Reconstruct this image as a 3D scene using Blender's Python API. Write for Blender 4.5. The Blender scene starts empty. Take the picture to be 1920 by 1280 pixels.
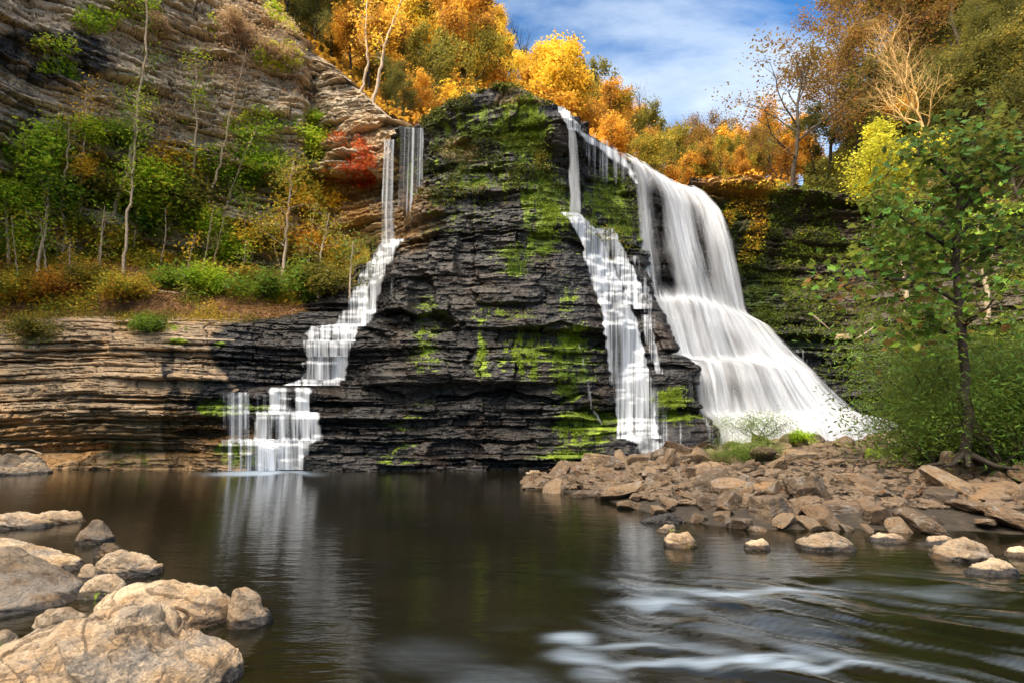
import bpy, bmesh, math, random
import numpy as np
from math import radians, pi

# ------------------------------------------------------------------ frame of reference
F = 1067.0
TH = math.atan(160.0 / F)
CT, ST = math.cos(TH), math.sin(TH)
EYE = 1.5

def W(px, py, D):
    a = (px - 960.0) / F; b = (640.0 - py) / F
    k = D / (CT - b * ST)
    return np.array([a * k, D, EYE + (ST + b * CT) * k])

def WZ(px, z, D):
    zc = D * CT + (z - EYE) * ST
    return np.array([(px - 960.0) / F * zc, D, z])

def proj(P):
    x = P[..., 0]; y = P[..., 1]; z = P[..., 2] - EYE
    zc = np.maximum(y * CT + z * ST, 0.05)
    return 960 + F * x / zc, 640 - F * (-y * ST + z * CT) / zc

# ------------------------------------------------------------------ noise
_r = np.random.RandomState(7)
PERM = _r.permutation(256).astype(np.int32)
PERM = np.concatenate([PERM, PERM])
VAL = _r.rand(256).astype(np.float32) * 2 - 1

def noise(x, y, z):
    x, y, z = np.broadcast_arrays(np.asarray(x, np.float32), np.asarray(y, np.float32), np.asarray(z, np.float32))
    xi = np.floor(x).astype(np.int32); yi = np.floor(y).astype(np.int32); zi = np.floor(z).astype(np.int32)
    fx = x - xi; fy = y - yi; fz = z - zi
    fx = fx * fx * (3 - 2 * fx); fy = fy * fy * (3 - 2 * fy); fz = fz * fz * (3 - 2 * fz)
    xi &= 255; yi &= 255; zi &= 255
    def h(i, j, k):
        return VAL[PERM[PERM[PERM[(xi + i) & 255] + ((yi + j) & 255)] + ((zi + k) & 255)]]
    c = 0
    a0 = h(0,0,0) * (1-fx) + h(1,0,0) * fx; a1 = h(0,1,0) * (1-fx) + h(1,1,0) * fx
    b0 = h(0,0,1) * (1-fx) + h(1,0,1) * fx; b1 = h(0,1,1) * (1-fx) + h(1,1,1) * fx
    a = a0 * (1-fy) + a1 * fy; b = b0 * (1-fy) + b1 * fy
    return a * (1-fz) + b * fz

def fbm(x, y, z, o=4, g=0.5):
    s = 0; a = 1.0; t = 0; f = 1.0
    for i in range(o):
        s = s + a * noise(x * f + 13.7 * i, y * f + 5.1 * i, z * f + 9.3 * i); t += a; a *= g; f *= 2.03
    return s / t

def hsh(a, b=0.0):
    v = np.sin(np.asarray(a, np.float64) * 127.1 + np.asarray(b, np.float64) * 311.7 + 0.5) * 43758.5453
    return v - np.floor(v)

def sstep(a, b, x):
    t = np.clip((x - a) / (b - a), 0, 1); return t * t * (3 - 2 * t)

# ------------------------------------------------------------------ node helpers
class NT:
    def __init__(s, name, world=False):
        if world:
            s.m = bpy.data.worlds.new(name); s.m.use_nodes = True
        else:
            s.m = bpy.data.materials.new(name); s.m.use_nodes = True
        s.t = s.m.node_tree; s.t.nodes.clear()
    def n(s, typ, props=None, **ins):
        nd = s.t.nodes.new(typ)
        for k, v in (props or {}).items(): setattr(nd, k, v)
        for k, v in ins.items():
            key = k.replace('_', ' ')
            if k[0] == 'i' and k[1:].isdigit(): sock = nd.inputs[int(k[1:])]
            else: sock = nd.inputs[key]
            s.put(sock, v)
        return nd
    def put(s, sock, v):
        if isinstance(v, bpy.types.NodeSocket): s.t.links.new(v, sock)
        elif hasattr(v, 'outputs'): s.t.links.new(v.outputs[0], sock)
        else:
            if sock.type == 'RGBA' and len(v) == 3: v = (*v, 1)
            sock.default_value = v
    def math(s, op, a, b=0.0, c=0.0, clamp=False):
        nd = s.t.nodes.new('ShaderNodeMath'); nd.operation = op; nd.use_clamp = clamp
        s.put(nd.inputs[0], a); s.put(nd.inputs[1], b)
        if op in ('MULTIPLY_ADD', 'SMOOTH_MIN'): s.put(nd.inputs[2], c)
        return nd.outputs[0]
    def mix(s, f, a, b, blend='MIX'):
        nd = s.t.nodes.new('ShaderNodeMix'); nd.data_type = 'RGBA'; nd.blend_type = blend
        s.put(nd.inputs[0], f); s.put(nd.inputs[6], a); s.put(nd.inputs[7], b)
        return nd.outputs[2]
    def ramp(s, f, stops, interp='LINEAR'):
        nd = s.t.nodes.new('ShaderNodeValToRGB'); cr = nd.color_ramp; cr.interpolation = interp
        while len(cr.elements) < len(stops): cr.elements.new(0.5)
        for e, (p, c) in zip(cr.elements, stops):
            e.position = p; e.color = (*c, 1) if not isinstance(c, float) else (c, c, c, 1)
        s.put(nd.inputs[0], f); return nd.outputs[0]
    def coords(s, scale, kind='Object', rot=(0,0,0)):
        tc = s.t.nodes.new('ShaderNodeTexCoord')
        mp = s.n('ShaderNodeMapping', None, Vector=tc.outputs[kind], Scale=scale, Rotation=rot)
        return mp.outputs[0]
    def noise(s, vec, scale=1.0, detail=4.0, rough=0.55, dist=0.0):
        nd = s.n('ShaderNodeTexNoise', None, Vector=vec, Scale=scale, Detail=detail, Roughness=rough, Distortion=dist)
        return nd.outputs[0]
    def attr(s, name):
        nd = s.t.nodes.new('ShaderNodeAttribute'); nd.attribute_name = name; return nd.outputs['Fac']
    def out(s, surf):
        o = s.t.nodes.new('ShaderNodeOutputMaterial'); s.t.links.new(surf.outputs[0] if hasattr(surf, 'outputs') else surf, o.inputs[0]); return s.m

def rock_material(name, tan, dark, warm, wetcol=(0.006,0.005,0.005), bump=0.5, scale=1.0, az=(0.55, 4.5), mosscol=((0.035,0.06,0.005),(0.23,0.32,0.010))):
    N = NT(name)
    c = N.coords((az[0]*scale, az[0]*scale, az[1]*scale))
    c1 = N.coords((scale, scale, scale))
    band = N.noise(c, 1.0, 8, 0.65, 0.25)
    spot = N.noise(c1, 1.3, 6, 0.6)
    fine = N.noise(c1, 22.0, 6, 0.7)
    col = N.ramp(band, [(0.3, dark), (0.46, tan), (0.6, [min(1,x*1.25) for x in tan]), (0.75, [x*0.7 for x in tan])])
    wm = N.ramp(spot, [(0.42, 0.0), (0.68, 0.85)])
    col = N.mix(wm, col, warm)
    col = N.mix(N.ramp(fine, [(0.35, 0.55), (0.6, 0.0)]), col, dark)
    stain = N.noise(N.coords((1.2*scale, 1.2*scale, 0.12*scale)), 1.0, 5, 0.6)
    col = N.mix(N.ramp(stain, [(0.52, 0.0), (0.72, 0.6)]), col, [x*0.5 for x in dark])
    if az[1] < 3:
        oi = N.n('ShaderNodeObjectInfo')
        col = N.mix(1.0, col, N.ramp(oi.outputs['Random'], [(0.0, (0.40,0.38,0.37)), (0.35, (0.78,0.71,0.64)), (0.7, (1.0,0.97,0.92)), (1.0, (1.15,1.10,1.02))]), 'MULTIPLY')
        wv = N.t.nodes.new('ShaderNodeTexNoise'); N.put(wv.inputs['Vector'], c1); wv.inputs['Scale'].default_value = 1.2; wv.inputs['Detail'].default_value = 5
        wp = N.n('ShaderNodeVectorMath', {'operation': 'MULTIPLY_ADD'}, i0=wv.outputs['Color'], i1=(1.6, 1.6, 1.6), i2=N.coords((.8*scale, .8*scale, 1.9*scale)))
        v2 = N.n('ShaderNodeTexVoronoi', {'feature': 'DISTANCE_TO_EDGE'}, Vector=wp, Scale=1.0)
        ck = N.math('MULTIPLY', N.ramp(v2.outputs[0], [(0.0, 1.0), (0.035, 0.0)]), N.ramp(N.noise(c1, 0.8, 3), [(0.45, 0.0), (0.6, 0.9)]))
        col = N.mix(ck, col, [x * 0.4 for x in dark])
        col = N.mix(N.ramp(N.noise(c1, 0.9, 8, 0.7), [(0.52, 0.0), (0.62, 0.75)]), col, (0.20, 0.18, 0.16))
        col = N.mix(N.ramp(N.noise(c1, 6.0, 8, 0.8), [(0.58, 0.0), (0.66, 0.8)]), col, dark)
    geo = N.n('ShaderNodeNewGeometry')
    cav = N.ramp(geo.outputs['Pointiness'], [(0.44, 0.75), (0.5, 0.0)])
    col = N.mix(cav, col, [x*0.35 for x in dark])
    # wet
    wet = N.attr('wet')
    wn = N.noise(c1, 2.4, 5, 0.6)
    wetm = N.math('ADD', wet, N.math('MULTIPLY', N.math('SUBTRACT', wn, 0.5), 0.9), clamp=True)
    wetm = N.ramp(wetm, [(0.3, 0.0), (0.62, 1.0)])
    wcol = N.ramp(N.noise(c, 1.6, 8, 0.72), [(0.32, wetcol), (0.45, (0.013,0.011,0.010)), (0.56, (0.012,0.013,0.017)), (0.70, (0.045,0.030,0.017))])
    wcol = N.mix(N.ramp(N.noise(c1, 0.5, 5, 0.65), [(0.48, 0.0), (0.68, 0.7)]), wcol, (0.034,0.019,0.009))
    wcol = N.mix(N.ramp(fine, [(0.5, 0.0), (0.75, 0.6)]), wcol, (0.06,0.046,0.036))
    col = N.mix(wetm, col, wcol)
    och = N.attr('ochre')
    col = N.mix(N.math('MULTIPLY', och, N.ramp(spot, [(0.3, 0.35), (0.6, 1.0)])), col, (0.36, 0.19, 0.05))
    # moss
    ms = N.attr('moss')
    mn = N.noise(N.coords((4.0, 4.0, 1.3)), 1.0, 9, 0.75)
    mf = N.noise(N.coords((14.0, 14.0, 9.0)), 1.0, 6, 0.75)
    mn = N.math('ADD', N.math('MULTIPLY', N.math('SUBTRACT', mn, 0.5), 2.4), N.math('MULTIPLY', N.math('SUBTRACT', mf, 0.5), 1.6))
    mm = N.math('ADD', ms, N.math('MULTIPLY', mn, N.math('MULTIPLY', N.math('ADD', ms, 0.25), 1.0)), clamp=True)
    mm = N.ramp(mm, [(0.40, 0.0), (0.56, 1.0)])
    mcol = N.ramp(N.noise(N.coords((2.0, 2.0, 0.8)), 1.3, 8, 0.75), [(0.32, (0.10,0.06,0.012)), (0.42, mosscol[0]), (0.62, mosscol[1])])
    col = N.mix(mm, col, mcol)
    rough = N.math('SUBTRACT', 0.85, N.math('MULTIPLY', wetm, N.math('ADD', 0.36, N.math('MULTIPLY', spot, 0.5))))
    rough = N.math('ADD', rough, N.math('MULTIPLY', mm, 0.4), clamp=True)
    bn = N.noise(N.coords((2.0*scale, 2.0*scale, (11.0 if az[1] > 3 else 4.0)*scale)), 1.0, 8, 0.7, 0.3)
    vor = N.n('ShaderNodeTexVoronoi', {'feature': 'DISTANCE_TO_EDGE'}, Vector=N.coords((1.6*scale, 1.6*scale, 4.0*scale)), Scale=1.0)
    crack = N.ramp(vor.outputs[0], [(0.0, 0.0), (0.05, 1.0)])
    hgt = N.math('ADD', N.math('MULTIPLY', bn, 1.0), N.math('ADD', N.math('MULTIPLY', fine, 0.35), N.math('MULTIPLY', crack, 0.12)))
    bp = N.n('ShaderNodeBump', None, Strength=bump, Distance=0.09/scale, Height=hgt)
    bs = N.n('ShaderNodeBsdfPrincipled', None, Base_Color=col, Roughness=rough, Normal=bp)
    return N.out(bs)

def simple_mat(name, stops, scale=8, rough=0.85, stretch=(1,1,1), bump=0.3, bd=0.02):
    N = NT(name)
    f = N.noise(N.coords(stretch), scale, 7, 0.7)
    col = N.ramp(f, stops)
    bp = N.n('ShaderNodeBump', None, Strength=bump, Distance=bd, Height=f)
    return N.out(N.n('ShaderNodeBsdfPrincipled', None, Base_Color=col, Roughness=rough, Normal=bp))

def leaf_mat(name, stops, trans=0.4, objvar=0.15, rough=0.6):
    N = NT(name)
    a = N.attr('rnd')
    oi = N.n('ShaderNodeObjectInfo')
    v = N.math('ADD', a, N.math('MULTIPLY', N.math('SUBTRACT', oi.outputs['Random'], 0.5), objvar * 2), clamp=True)
    col = N.ramp(v, stops)
    d = N.n('ShaderNodeBsdfPrincipled', None, Base_Color=col, Roughness=rough)
    d.inputs['Specular IOR Level'].default_value = 0.3
    t = N.n('ShaderNodeBsdfTranslucent', None, Color=N.mix(0.25, col, (1.0, 0.85, 0.2), 'MIX'))
    mx = N.n('ShaderNodeMixShader', None, i0=trans, i1=d, i2=t)
    return N.out(mx)

# ------------------------------------------------------------------ object helpers
COL = bpy.context.scene.collection
def tag(o, label=None, cat=None, group=None, kind=None):
    if label: o['label'] = label
    if cat: o['category'] = cat
    if group: o['group'] = group
    if kind: o['kind'] = kind
    return o
def empty(name, loc=(0,0,0)):
    o = bpy.data.objects.new(name, None); COL.objects.link(o); o.location = tuple(float(v) for v in loc); o.empty_display_size = 0.1
    return o
def link(name, me, mat=None, parent=None):
    if mat is not None and len(me.materials) == 0: me.materials.append(mat)
    o = bpy.data.objects.new(name, me); COL.objects.link(o)
    if parent is not None: o.parent = parent
    return o

def raw_mesh(name, V, faces_flat, k, smooth=True, attrs=None, fattrs=None, uv=None):
    """V (n,3); faces_flat int array of loops, k verts per face"""
    me = bpy.data.meshes.new(name)
    V = np.ascontiguousarray(V, np.float32); L = np.ascontiguousarray(faces_flat.ravel(), np.int32)
    nf = len(L) // k
    me.vertices.add(len(V)); me.vertices.foreach_set('co', V.ravel())
    me.loops.add(len(L)); me.loops.foreach_set('vertex_index', L)
    me.polygons.add(nf); me.polygons.foreach_set('loop_start', np.arange(nf, dtype=np.int32) * k)
    me.update(calc_edges=True)
    me.polygons.foreach_set('use_smooth', np.full(nf, smooth, bool))
    for nm, a in (attrs or {}).items():
        at = me.attributes.new(nm, 'FLOAT', 'POINT'); at.data.foreach_set('value', np.ascontiguousarray(a.ravel(), np.float32))
    for nm, a in (fattrs or {}).items():
        at = me.attributes.new(nm, 'FLOAT', 'FACE'); at.data.foreach_set('value', np.ascontiguousarray(a.ravel(), np.float32))
    if uv is not None:
        ul = me.uv_layers.new(name='UVMap'); ul.data.foreach_set('uv', np.ascontiguousarray(uv.reshape(-1, 2)[L], np.float32).ravel())
    return me

def grid_mesh(name, P, keep=None, attrs=None, uv=None, smooth=True):
    nr, nc = P.shape[:2]
    idx = np.arange(nr * nc).reshape(nr, nc)
    q = np.stack([idx[:-1, :-1], idx[:-1, 1:], idx[1:, 1:], idx[1:, :-1]], -1)
    if keep is not None: q = q[keep]
    q = q.reshape(-1, 4)
    return raw_mesh(name, P.reshape(-1, 3), q, 4, smooth, attrs, None, uv)

class Surf:
    """control net [rows][cols] of world points; smooth along columns, straight between rows"""
    def __init__(s, rows):
        s.C = np.array(rows, float); R, C = s.C.shape[:2]
        def cum(d): d = np.maximum(d, 1e-3); return np.concatenate([[0], np.cumsum(d)]) / d.sum()
        s.tr = cum(np.linalg.norm(np.diff(s.C, axis=0), axis=2).mean(1))
        s.tc = cum(np.linalg.norm(np.diff(s.C, axis=1), axis=2).mean(0))
        s.len = np.linalg.norm(np.diff(s.C, axis=1), axis=2).mean(0).sum()
    def at(s, v, u):
        """v,u arrays of same shape in 0..1"""
        v = np.asarray(v, float); u = np.asarray(u, float)
        R, C = s.C.shape[:2]
        i = np.clip(np.searchsorted(s.tr, v, 'right') - 1, 0, R - 2); fv = (v - s.tr[i]) / (s.tr[i+1] - s.tr[i])
        j = np.clip(np.searchsorted(s.tc, u, 'right') - 1, 0, C - 2); h = s.tc[j+1] - s.tc[j]; fu = (u - s.tc[j]) / h
        fu = fu[..., None]; fv = fv[..., None]
        def m(ii, jj):   # slope limited tangent at control column jj
            jm = np.clip(jj - 1, 0, C - 1); jp = np.clip(jj + 1, 0, C - 1)
            return (s.C[ii, jp] - s.C[ii, jm]) / (s.tc[jp] - s.tc[jm])[..., None]
        def herm(ii):
            p0 = s.C[ii, j]; p1 = s.C[ii, j+1]; hh = h[..., None]
            m0 = m(ii, j) * hh; m1 = m(ii, j+1) * hh
            t = fu
            return (2*t**3-3*t**2+1)*p0 + (t**3-2*t**2+t)*m0 + (-2*t**3+3*t**2)*p1 + (t**3-t**2)*m1
        return herm(i) * (1 - fv) + herm(i+1) * fv
    def dense(s, nr, nc, smooth=0):
        v, u = np.meshgrid(np.linspace(0, 1, nr), np.linspace(0, 1, nc), indexing='ij')
        P = s.at(v, u)
        for _ in range(smooth):
            P[1:-1] = P[1:-1] * 0.5 + (P[:-2] + P[2:]) * 0.25
        return P, v, u

def blur(A, n, axis):
    for _ in range(n):
        B = A.copy()
        if axis == 0: B[1:-1] = A[1:-1]*0.5 + (A[:-2] + A[2:])*0.25
        else: B[:, 1:-1] = A[:, 1:-1]*0.5 + (A[:, :-2] + A[:, 2:])*0.25
        A = B
    return A

def outward(P, nb=40):
    B = blur(P, nb, 1)
    T = np.gradient(B, axis=1)
    n = np.stack([T[..., 1], -T[..., 0], np.zeros(T.shape[:2])], -1)
    n /= np.maximum(np.linalg.norm(n, axis=2, keepdims=True), 1e-9)
    n = blur(blur(n, nb, 1), 10, 0)
    n /= np.maximum(np.linalg.norm(n, axis=2, keepdims=True), 1e-9)
    s = np.concatenate([[0], np.cumsum(np.linalg.norm(np.diff(P.mean(0), axis=0), axis=1))])
    return n, np.broadcast_to(s, P.shape[:2])

def strata(P, s, seed, A=0.18, B=0.12, gr=0.10, und=0.14, tmin=0.10, tmax=0.75, fine=1.0):
    rg = np.random.RandomState(seed)
    b = [-3.0]
    while b[-1] < 60:
        t = tmin + (tmax - tmin) * rg.rand() ** 3.0 * (1.0 if rg.rand() < .8 else 1.7)
        b.append(b[-1] + t)
    b = np.array(b)
    x, y, z = P[..., 0], P[..., 1], P[..., 2]
    zz = z + und * fbm(s * 0.22, s * 0 + seed, z * 0.05, 3) * 1.2 + 0.025 * noise(s * 2.5, z * 3, seed) + 0.05 * (hsh(np.floor(s * .7 + 2 * noise(z * .4, 1, seed)), 3) - .5)
    k = np.clip(np.searchsorted(b, zz, 'right') - 1, 0, len(b) - 2)
    th = b[k+1] - b[k]; t = (zz - b[k])
    off = A * (hsh(k, seed) - 0.5) * 2 + A * 1.2 * noise(s * 0.35 + k * 7.3, k * 3.1, seed)
    w = th * (1.2 + 3.5 * hsh(k, seed + 5)) + 0.25
    ub = s / w + 13 * hsh(k, 2) + 0.15 * noise(s * 3, z * 4, seed)
    bid = np.floor(ub); fb = (ub - bid) * w
    off += B * (hsh(k + 0.37 * seed, bid) - 0.5) * 2
    edge = np.minimum(fb, w - fb)
    off -= (0.03 + 0.09 * hsh(bid, k)) * np.exp(-(edge / 0.035) ** 2)
    dm = np.minimum(t, th - t)
    off -= gr * (0.35 + 0.9 * hsh(k, 9 + seed)) * np.exp(-(dm / 0.035) ** 2)
    off += 0.030 * fine * noise(s * 1.6 + 5, z * 14, seed + 3) + 0.028 * fine * noise(s * 5.1, z * 30, seed + 8)
    off += 0.16 * fine * fbm(x * 0.45, y * 0.45, z * 0.8, 3) + 0.09 * fine * fbm(s * 3.0, z * 4, seed, 5, 0.65)
    lam = np.floor(zz / 0.15 + 0.7 * noise(s * .25, seed, 2)); ls = s * (.5 + .9 * hsh(lam, 4))
    off += 0.055 * fine ** 2.5 * (np.round(1.6 * noise(ls + lam * 5.1, lam * 3.7, seed)) + .5 * noise(ls * 2.3, lam * 1.7, seed + 1))
    off += 0.05 * fine ** 2 * np.round(2.2 * fbm(s * .9 + k * 3.3, z * 1.3, seed + 2, 3))
    return off

def blobs(px, py, L):
    m = np.zeros_like(px)
    for (cx, cy, rx, ry, v) in L:
        d = ((px - cx) / rx) ** 2 + ((py - cy) / ry) ** 2
        m = np.maximum(m, v * (1 - sstep(0.45, 1.3, d)))
    return m

def soft(px, py, L):
    m = np.zeros_like(px)
    for (cx, cy, rx, ry, v) in L:
        m = np.maximum(m, v * np.exp(-0.9 * (((px - cx) / rx) ** 2 + ((py - cy) / ry) ** 2)))
    return m

# ------------------------------------------------------------------ leaves & tubes
LEAF = {
 'rhomb': np.array([(0, -.5), (.3, .02), (0, .5), (-.3, .02)]),
 'long':  np.array([(0, -.5), (.13, 0), (0, .5), (-.13, 0)]),
 'hex':   np.array([(0, -.5), (.3, -.2), (.28, .18), (0, .5), (-.28, .18), (-.3, -.2)]),
 'lobed': np.array([(0,-.5),(.16,-.3),(.42,-.34),(.34,-.1),(.56,.08),(.26,.14),(.22,.32),(0,.56),(-.22,.32),(-.26,.14),(-.56,.08),(-.34,-.1),(-.42,-.34),(-.16,-.3)]),
}
def leaves_mesh(name, C, size, rg, shape='rhomb', up=0.5, rnd=None, hang=0.0):
    C = np.asarray(C, float); n = len(C)
    size = np.broadcast_to(np.asarray(size, float), (n,))
    nrm = rg.normal(size=(n, 3)); nrm /= np.linalg.norm(nrm, axis=1, keepdims=True)
    nrm[:, 2] = np.abs(nrm[:, 2]) + up; nrm /= np.linalg.norm(nrm, axis=1, keepdims=True)
    r = rg.normal(size=(n, 3)); r[:, 2] -= hang * 3
    t = r - (r * nrm).sum(1, keepdims=True) * nrm; t /= np.maximum(np.linalg.norm(t, axis=1, keepdims=True), 1e-6)
    bt = np.cross(nrm, t)
    S = LEAF[shape]; k = len(S)
    V = C[:, None, :] + size[:, None, None] * (S[None, :, 1, None] * t[:, None, :] + S[None, :, 0, None] * bt[:, None, :]
        - (np.abs(S[None, :, 0, None]) ** 1.0) * 0.35 * nrm[:, None, :])
    if rnd is None: rnd = rg.rand(n)
    return raw_mesh(name, V.reshape(-1, 3), np.arange(n * k), k, False, None, {'rnd': np.asarray(rnd)})

def tubes_mesh(name, segs, sides=6):
    VV = []; FF = []; base = 0
    ang = np.linspace(0, 2 * pi, sides, endpoint=False); ca = np.cos(ang); sa = np.sin(ang)
    for pts, rad in segs:
        pts = np.asarray(pts, float); rad = np.asarray(rad, float); m = len(pts)
        T = np.gradient(pts, axis=0); T /= np.maximum(np.linalg.norm(T, axis=1, keepdims=True), 1e-9)
        ref = np.array([1.0, 0, 0]) if abs(T[0][0]) < 0.8 else np.array([0, 1.0, 0])
        U = np.cross(T, ref); U /= np.maximum(np.linalg.norm(U, axis=1, keepdims=True), 1e-9); Bn = np.cross(T, U)
        V = pts[:, None] + rad[:, None, None] * (ca[None, :, None] * U[:, None] + sa[None, :, None] * Bn[:, None])
        VV.append(V.reshape(-1, 3))
        i = np.arange(m - 1)[:, None] * sides; j = np.arange(sides)[None]; j2 = (j + 1) % sides
        FF.append((np.stack([i + j, i + j2, i + sides + j2, i + sides + j], -1) + base).reshape(-1, 4)); base += m * sides
    return raw_mesh(name, np.concatenate(VV), np.concatenate(FF), 4, True)

def unit(v): return v / max(np.linalg.norm(v), 1e-9)

def grow(rg, p, d, L, r, lvl, mx, segs, tips, up=0.06, wander=0.16, nch=(7, 5, 4), ratio=0.55, ang=0.9, bare=0.3):
    n = 7 if lvl == 0 else 5
    pts = [np.array(p, float)]; d = unit(np.array(d, float)); ds = [d]
    for i in range(n):
        d = unit(d + rg.normal(size=3) * wander + np.array([0, 0, up])); ds.append(d)
        pts.append(pts[-1] + d * L / n)
    rad = np.linspace(r, r * (0.35 if lvl == 0 else 0.2), n + 1)
    segs.append((pts, rad))
    if lvl >= mx - 1:
        for q in pts[1:]: tips.append((q, lvl))
    if lvl < mx:
        k = nch[min(lvl, len(nch) - 1)]
        for c in range(k):
            t = bare + (1 - bare) * (c + rg.rand()) / k if lvl == 0 else 0.25 + 0.75 * (c + rg.rand()) / k
            f = t * n; i = min(int(f), n - 1); q = pts[i] + (pts[i+1] - pts[i]) * (f - i)
            az = c * 2.4 + rg.rand() * 1.2; a = ang * (0.8 + 0.4 * rg.rand()) * (1.1 - 0.45 * t)
            ax = unit(np.cross(ds[i], np.array([math.cos(az), math.sin(az), 0.1])))
            dd = unit(ds[i] * math.cos(a) + ax * math.sin(a))
            grow(rg, q, dd, L * ratio * (1.15 - 0.55 * t) * (0.8 + 0.4 * rg.rand()), rad[i] * 0.55, lvl + 1, mx, segs, tips, up, wander * 1.15, nch, ratio, ang, bare)

def tree_meshes(name, seed, H=8.0, r=0.14, nleaf=7000, lsize=0.2, spread=0.35, mx=3, nch=(8, 5, 3), shape='rhomb', ratio=0.52, ang=0.95, bare=0.25, up=0.06, clump=0.55, hang=0.2, leafup=0.5):
    rg = np.random.RandomState(seed)
    segs = []; tips = []
    grow(rg, (0, 0, -0.3), (0, 0, 1), H, r, 0, mx, segs, tips, up=up, nch=nch, ratio=ratio, ang=ang, bare=bare)
    tm = tubes_mesh(name + '_trunk', segs, 5)
    T = np.array([t[0] for t in tips])
    cm = None
    if nleaf:
        # clumps: some tips heavy, some bare
        wgt = rg.rand(len(T)) ** 1.5 * (noise(T[:, 0] * clump, T[:, 1] * clump, T[:, 2] * clump + seed) > -0.35) + 0.02
        i = rg.choice(len(T), nleaf, p=wgt / wgt.sum())
        C = T[i] + rg.normal(size=(nleaf, 3)) * spread * (0.6 + 0.8 * rg.rand(nleaf, 1))
        rn = np.clip(0.5 + 0.38 * noise(C[:, 0] * 0.9, C[:, 1] * 0.9, C[:, 2] * 0.9) + 0.22 * (rg.rand(nleaf) - 0.5) * 2, 0, 1)
        cm = leaves_mesh(name + '_crown', C, lsize * (0.6 + 0.8 * rg.rand(nleaf)), rg, shape, up=leafup, rnd=rn, hang=hang)
    return tm, cm

# ------------------------------------------------------------------ materials
M = {}
M['wall'] = rock_material('limestone', (0.42,0.31,0.20), (0.085,0.06,0.04), (0.50,0.31,0.15), bump=0.7)
M['cliff'] = rock_material('grey_limestone', (0.62,0.52,0.38), (0.06,0.046,0.035), (0.62,0.43,0.24), bump=0.6)
M['dark'] = rock_material('shaded_mossy_rock', (0.075,0.058,0.04), (0.02,0.017,0.013), (0.11,0.075,0.04), bump=0.6, mosscol=((0.02,0.035,0.006),(0.07,0.11,0.012)))  # rock and moss darkened so the right wall's shade sits in the colour
M['boulder'] = rock_material('boulder_stone', (0.53,0.44,0.33), (0.075,0.058,0.045), (0.48,0.30,0.14), bump=1.0, scale=2.6, az=(1.0, 2.2))
M['rubble'] = rock_material('rubble_stone', (0.20,0.145,0.095), (0.035,0.03,0.022), (0.27,0.155,0.075), bump=0.9, scale=2.4, az=(1.0, 2.2))
M['bark_dark'] = simple_mat('dark_bark', [(0.3,(0.010,0.007,0.005)),(0.7,(0.04,0.028,0.02))], 6, stretch=(3,3,0.6))
M['bark_pale'] = simple_mat('pale_bark', [(0.3,(0.24,0.17,0.11)),(0.7,(0.56,0.44,0.32))], 6, stretch=(2,2,0.6))
M['bark_gold'] = simple_mat('bare_branch_bark', [(0.3,(0.30,0.19,0.07)),(0.7,(0.58,0.38,0.15))], 6, stretch=(2,2,0.6))
M['litter'] = simple_mat('leaf_litter', [(0.28,(0.035,0.02,0.01)),(0.45,(0.13,0.065,0.03)),(0.6,(0.24,0.12,0.05)),(0.75,(0.10,0.085,0.02))], 3.0, 0.95, (1,1,1), 0.8, 0.1)
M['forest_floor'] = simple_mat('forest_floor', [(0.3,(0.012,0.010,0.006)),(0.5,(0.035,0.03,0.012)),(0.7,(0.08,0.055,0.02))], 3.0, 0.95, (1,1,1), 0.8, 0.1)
M['chips'] = rock_material('stone_chips', (0.13,0.095,0.065), (0.03,0.022,0.016), (0.12,0.07,0.035), bump=.3, scale=3)
M['soil'] = simple_mat('wet_gravel', [(0.3,(0.008,0.006,0.004)),(0.5,(0.022,0.016,0.010)),(0.7,(0.06,0.042,0.027))], 6.0, 0.8, (1,1,1), 0.8, 0.05)
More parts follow.
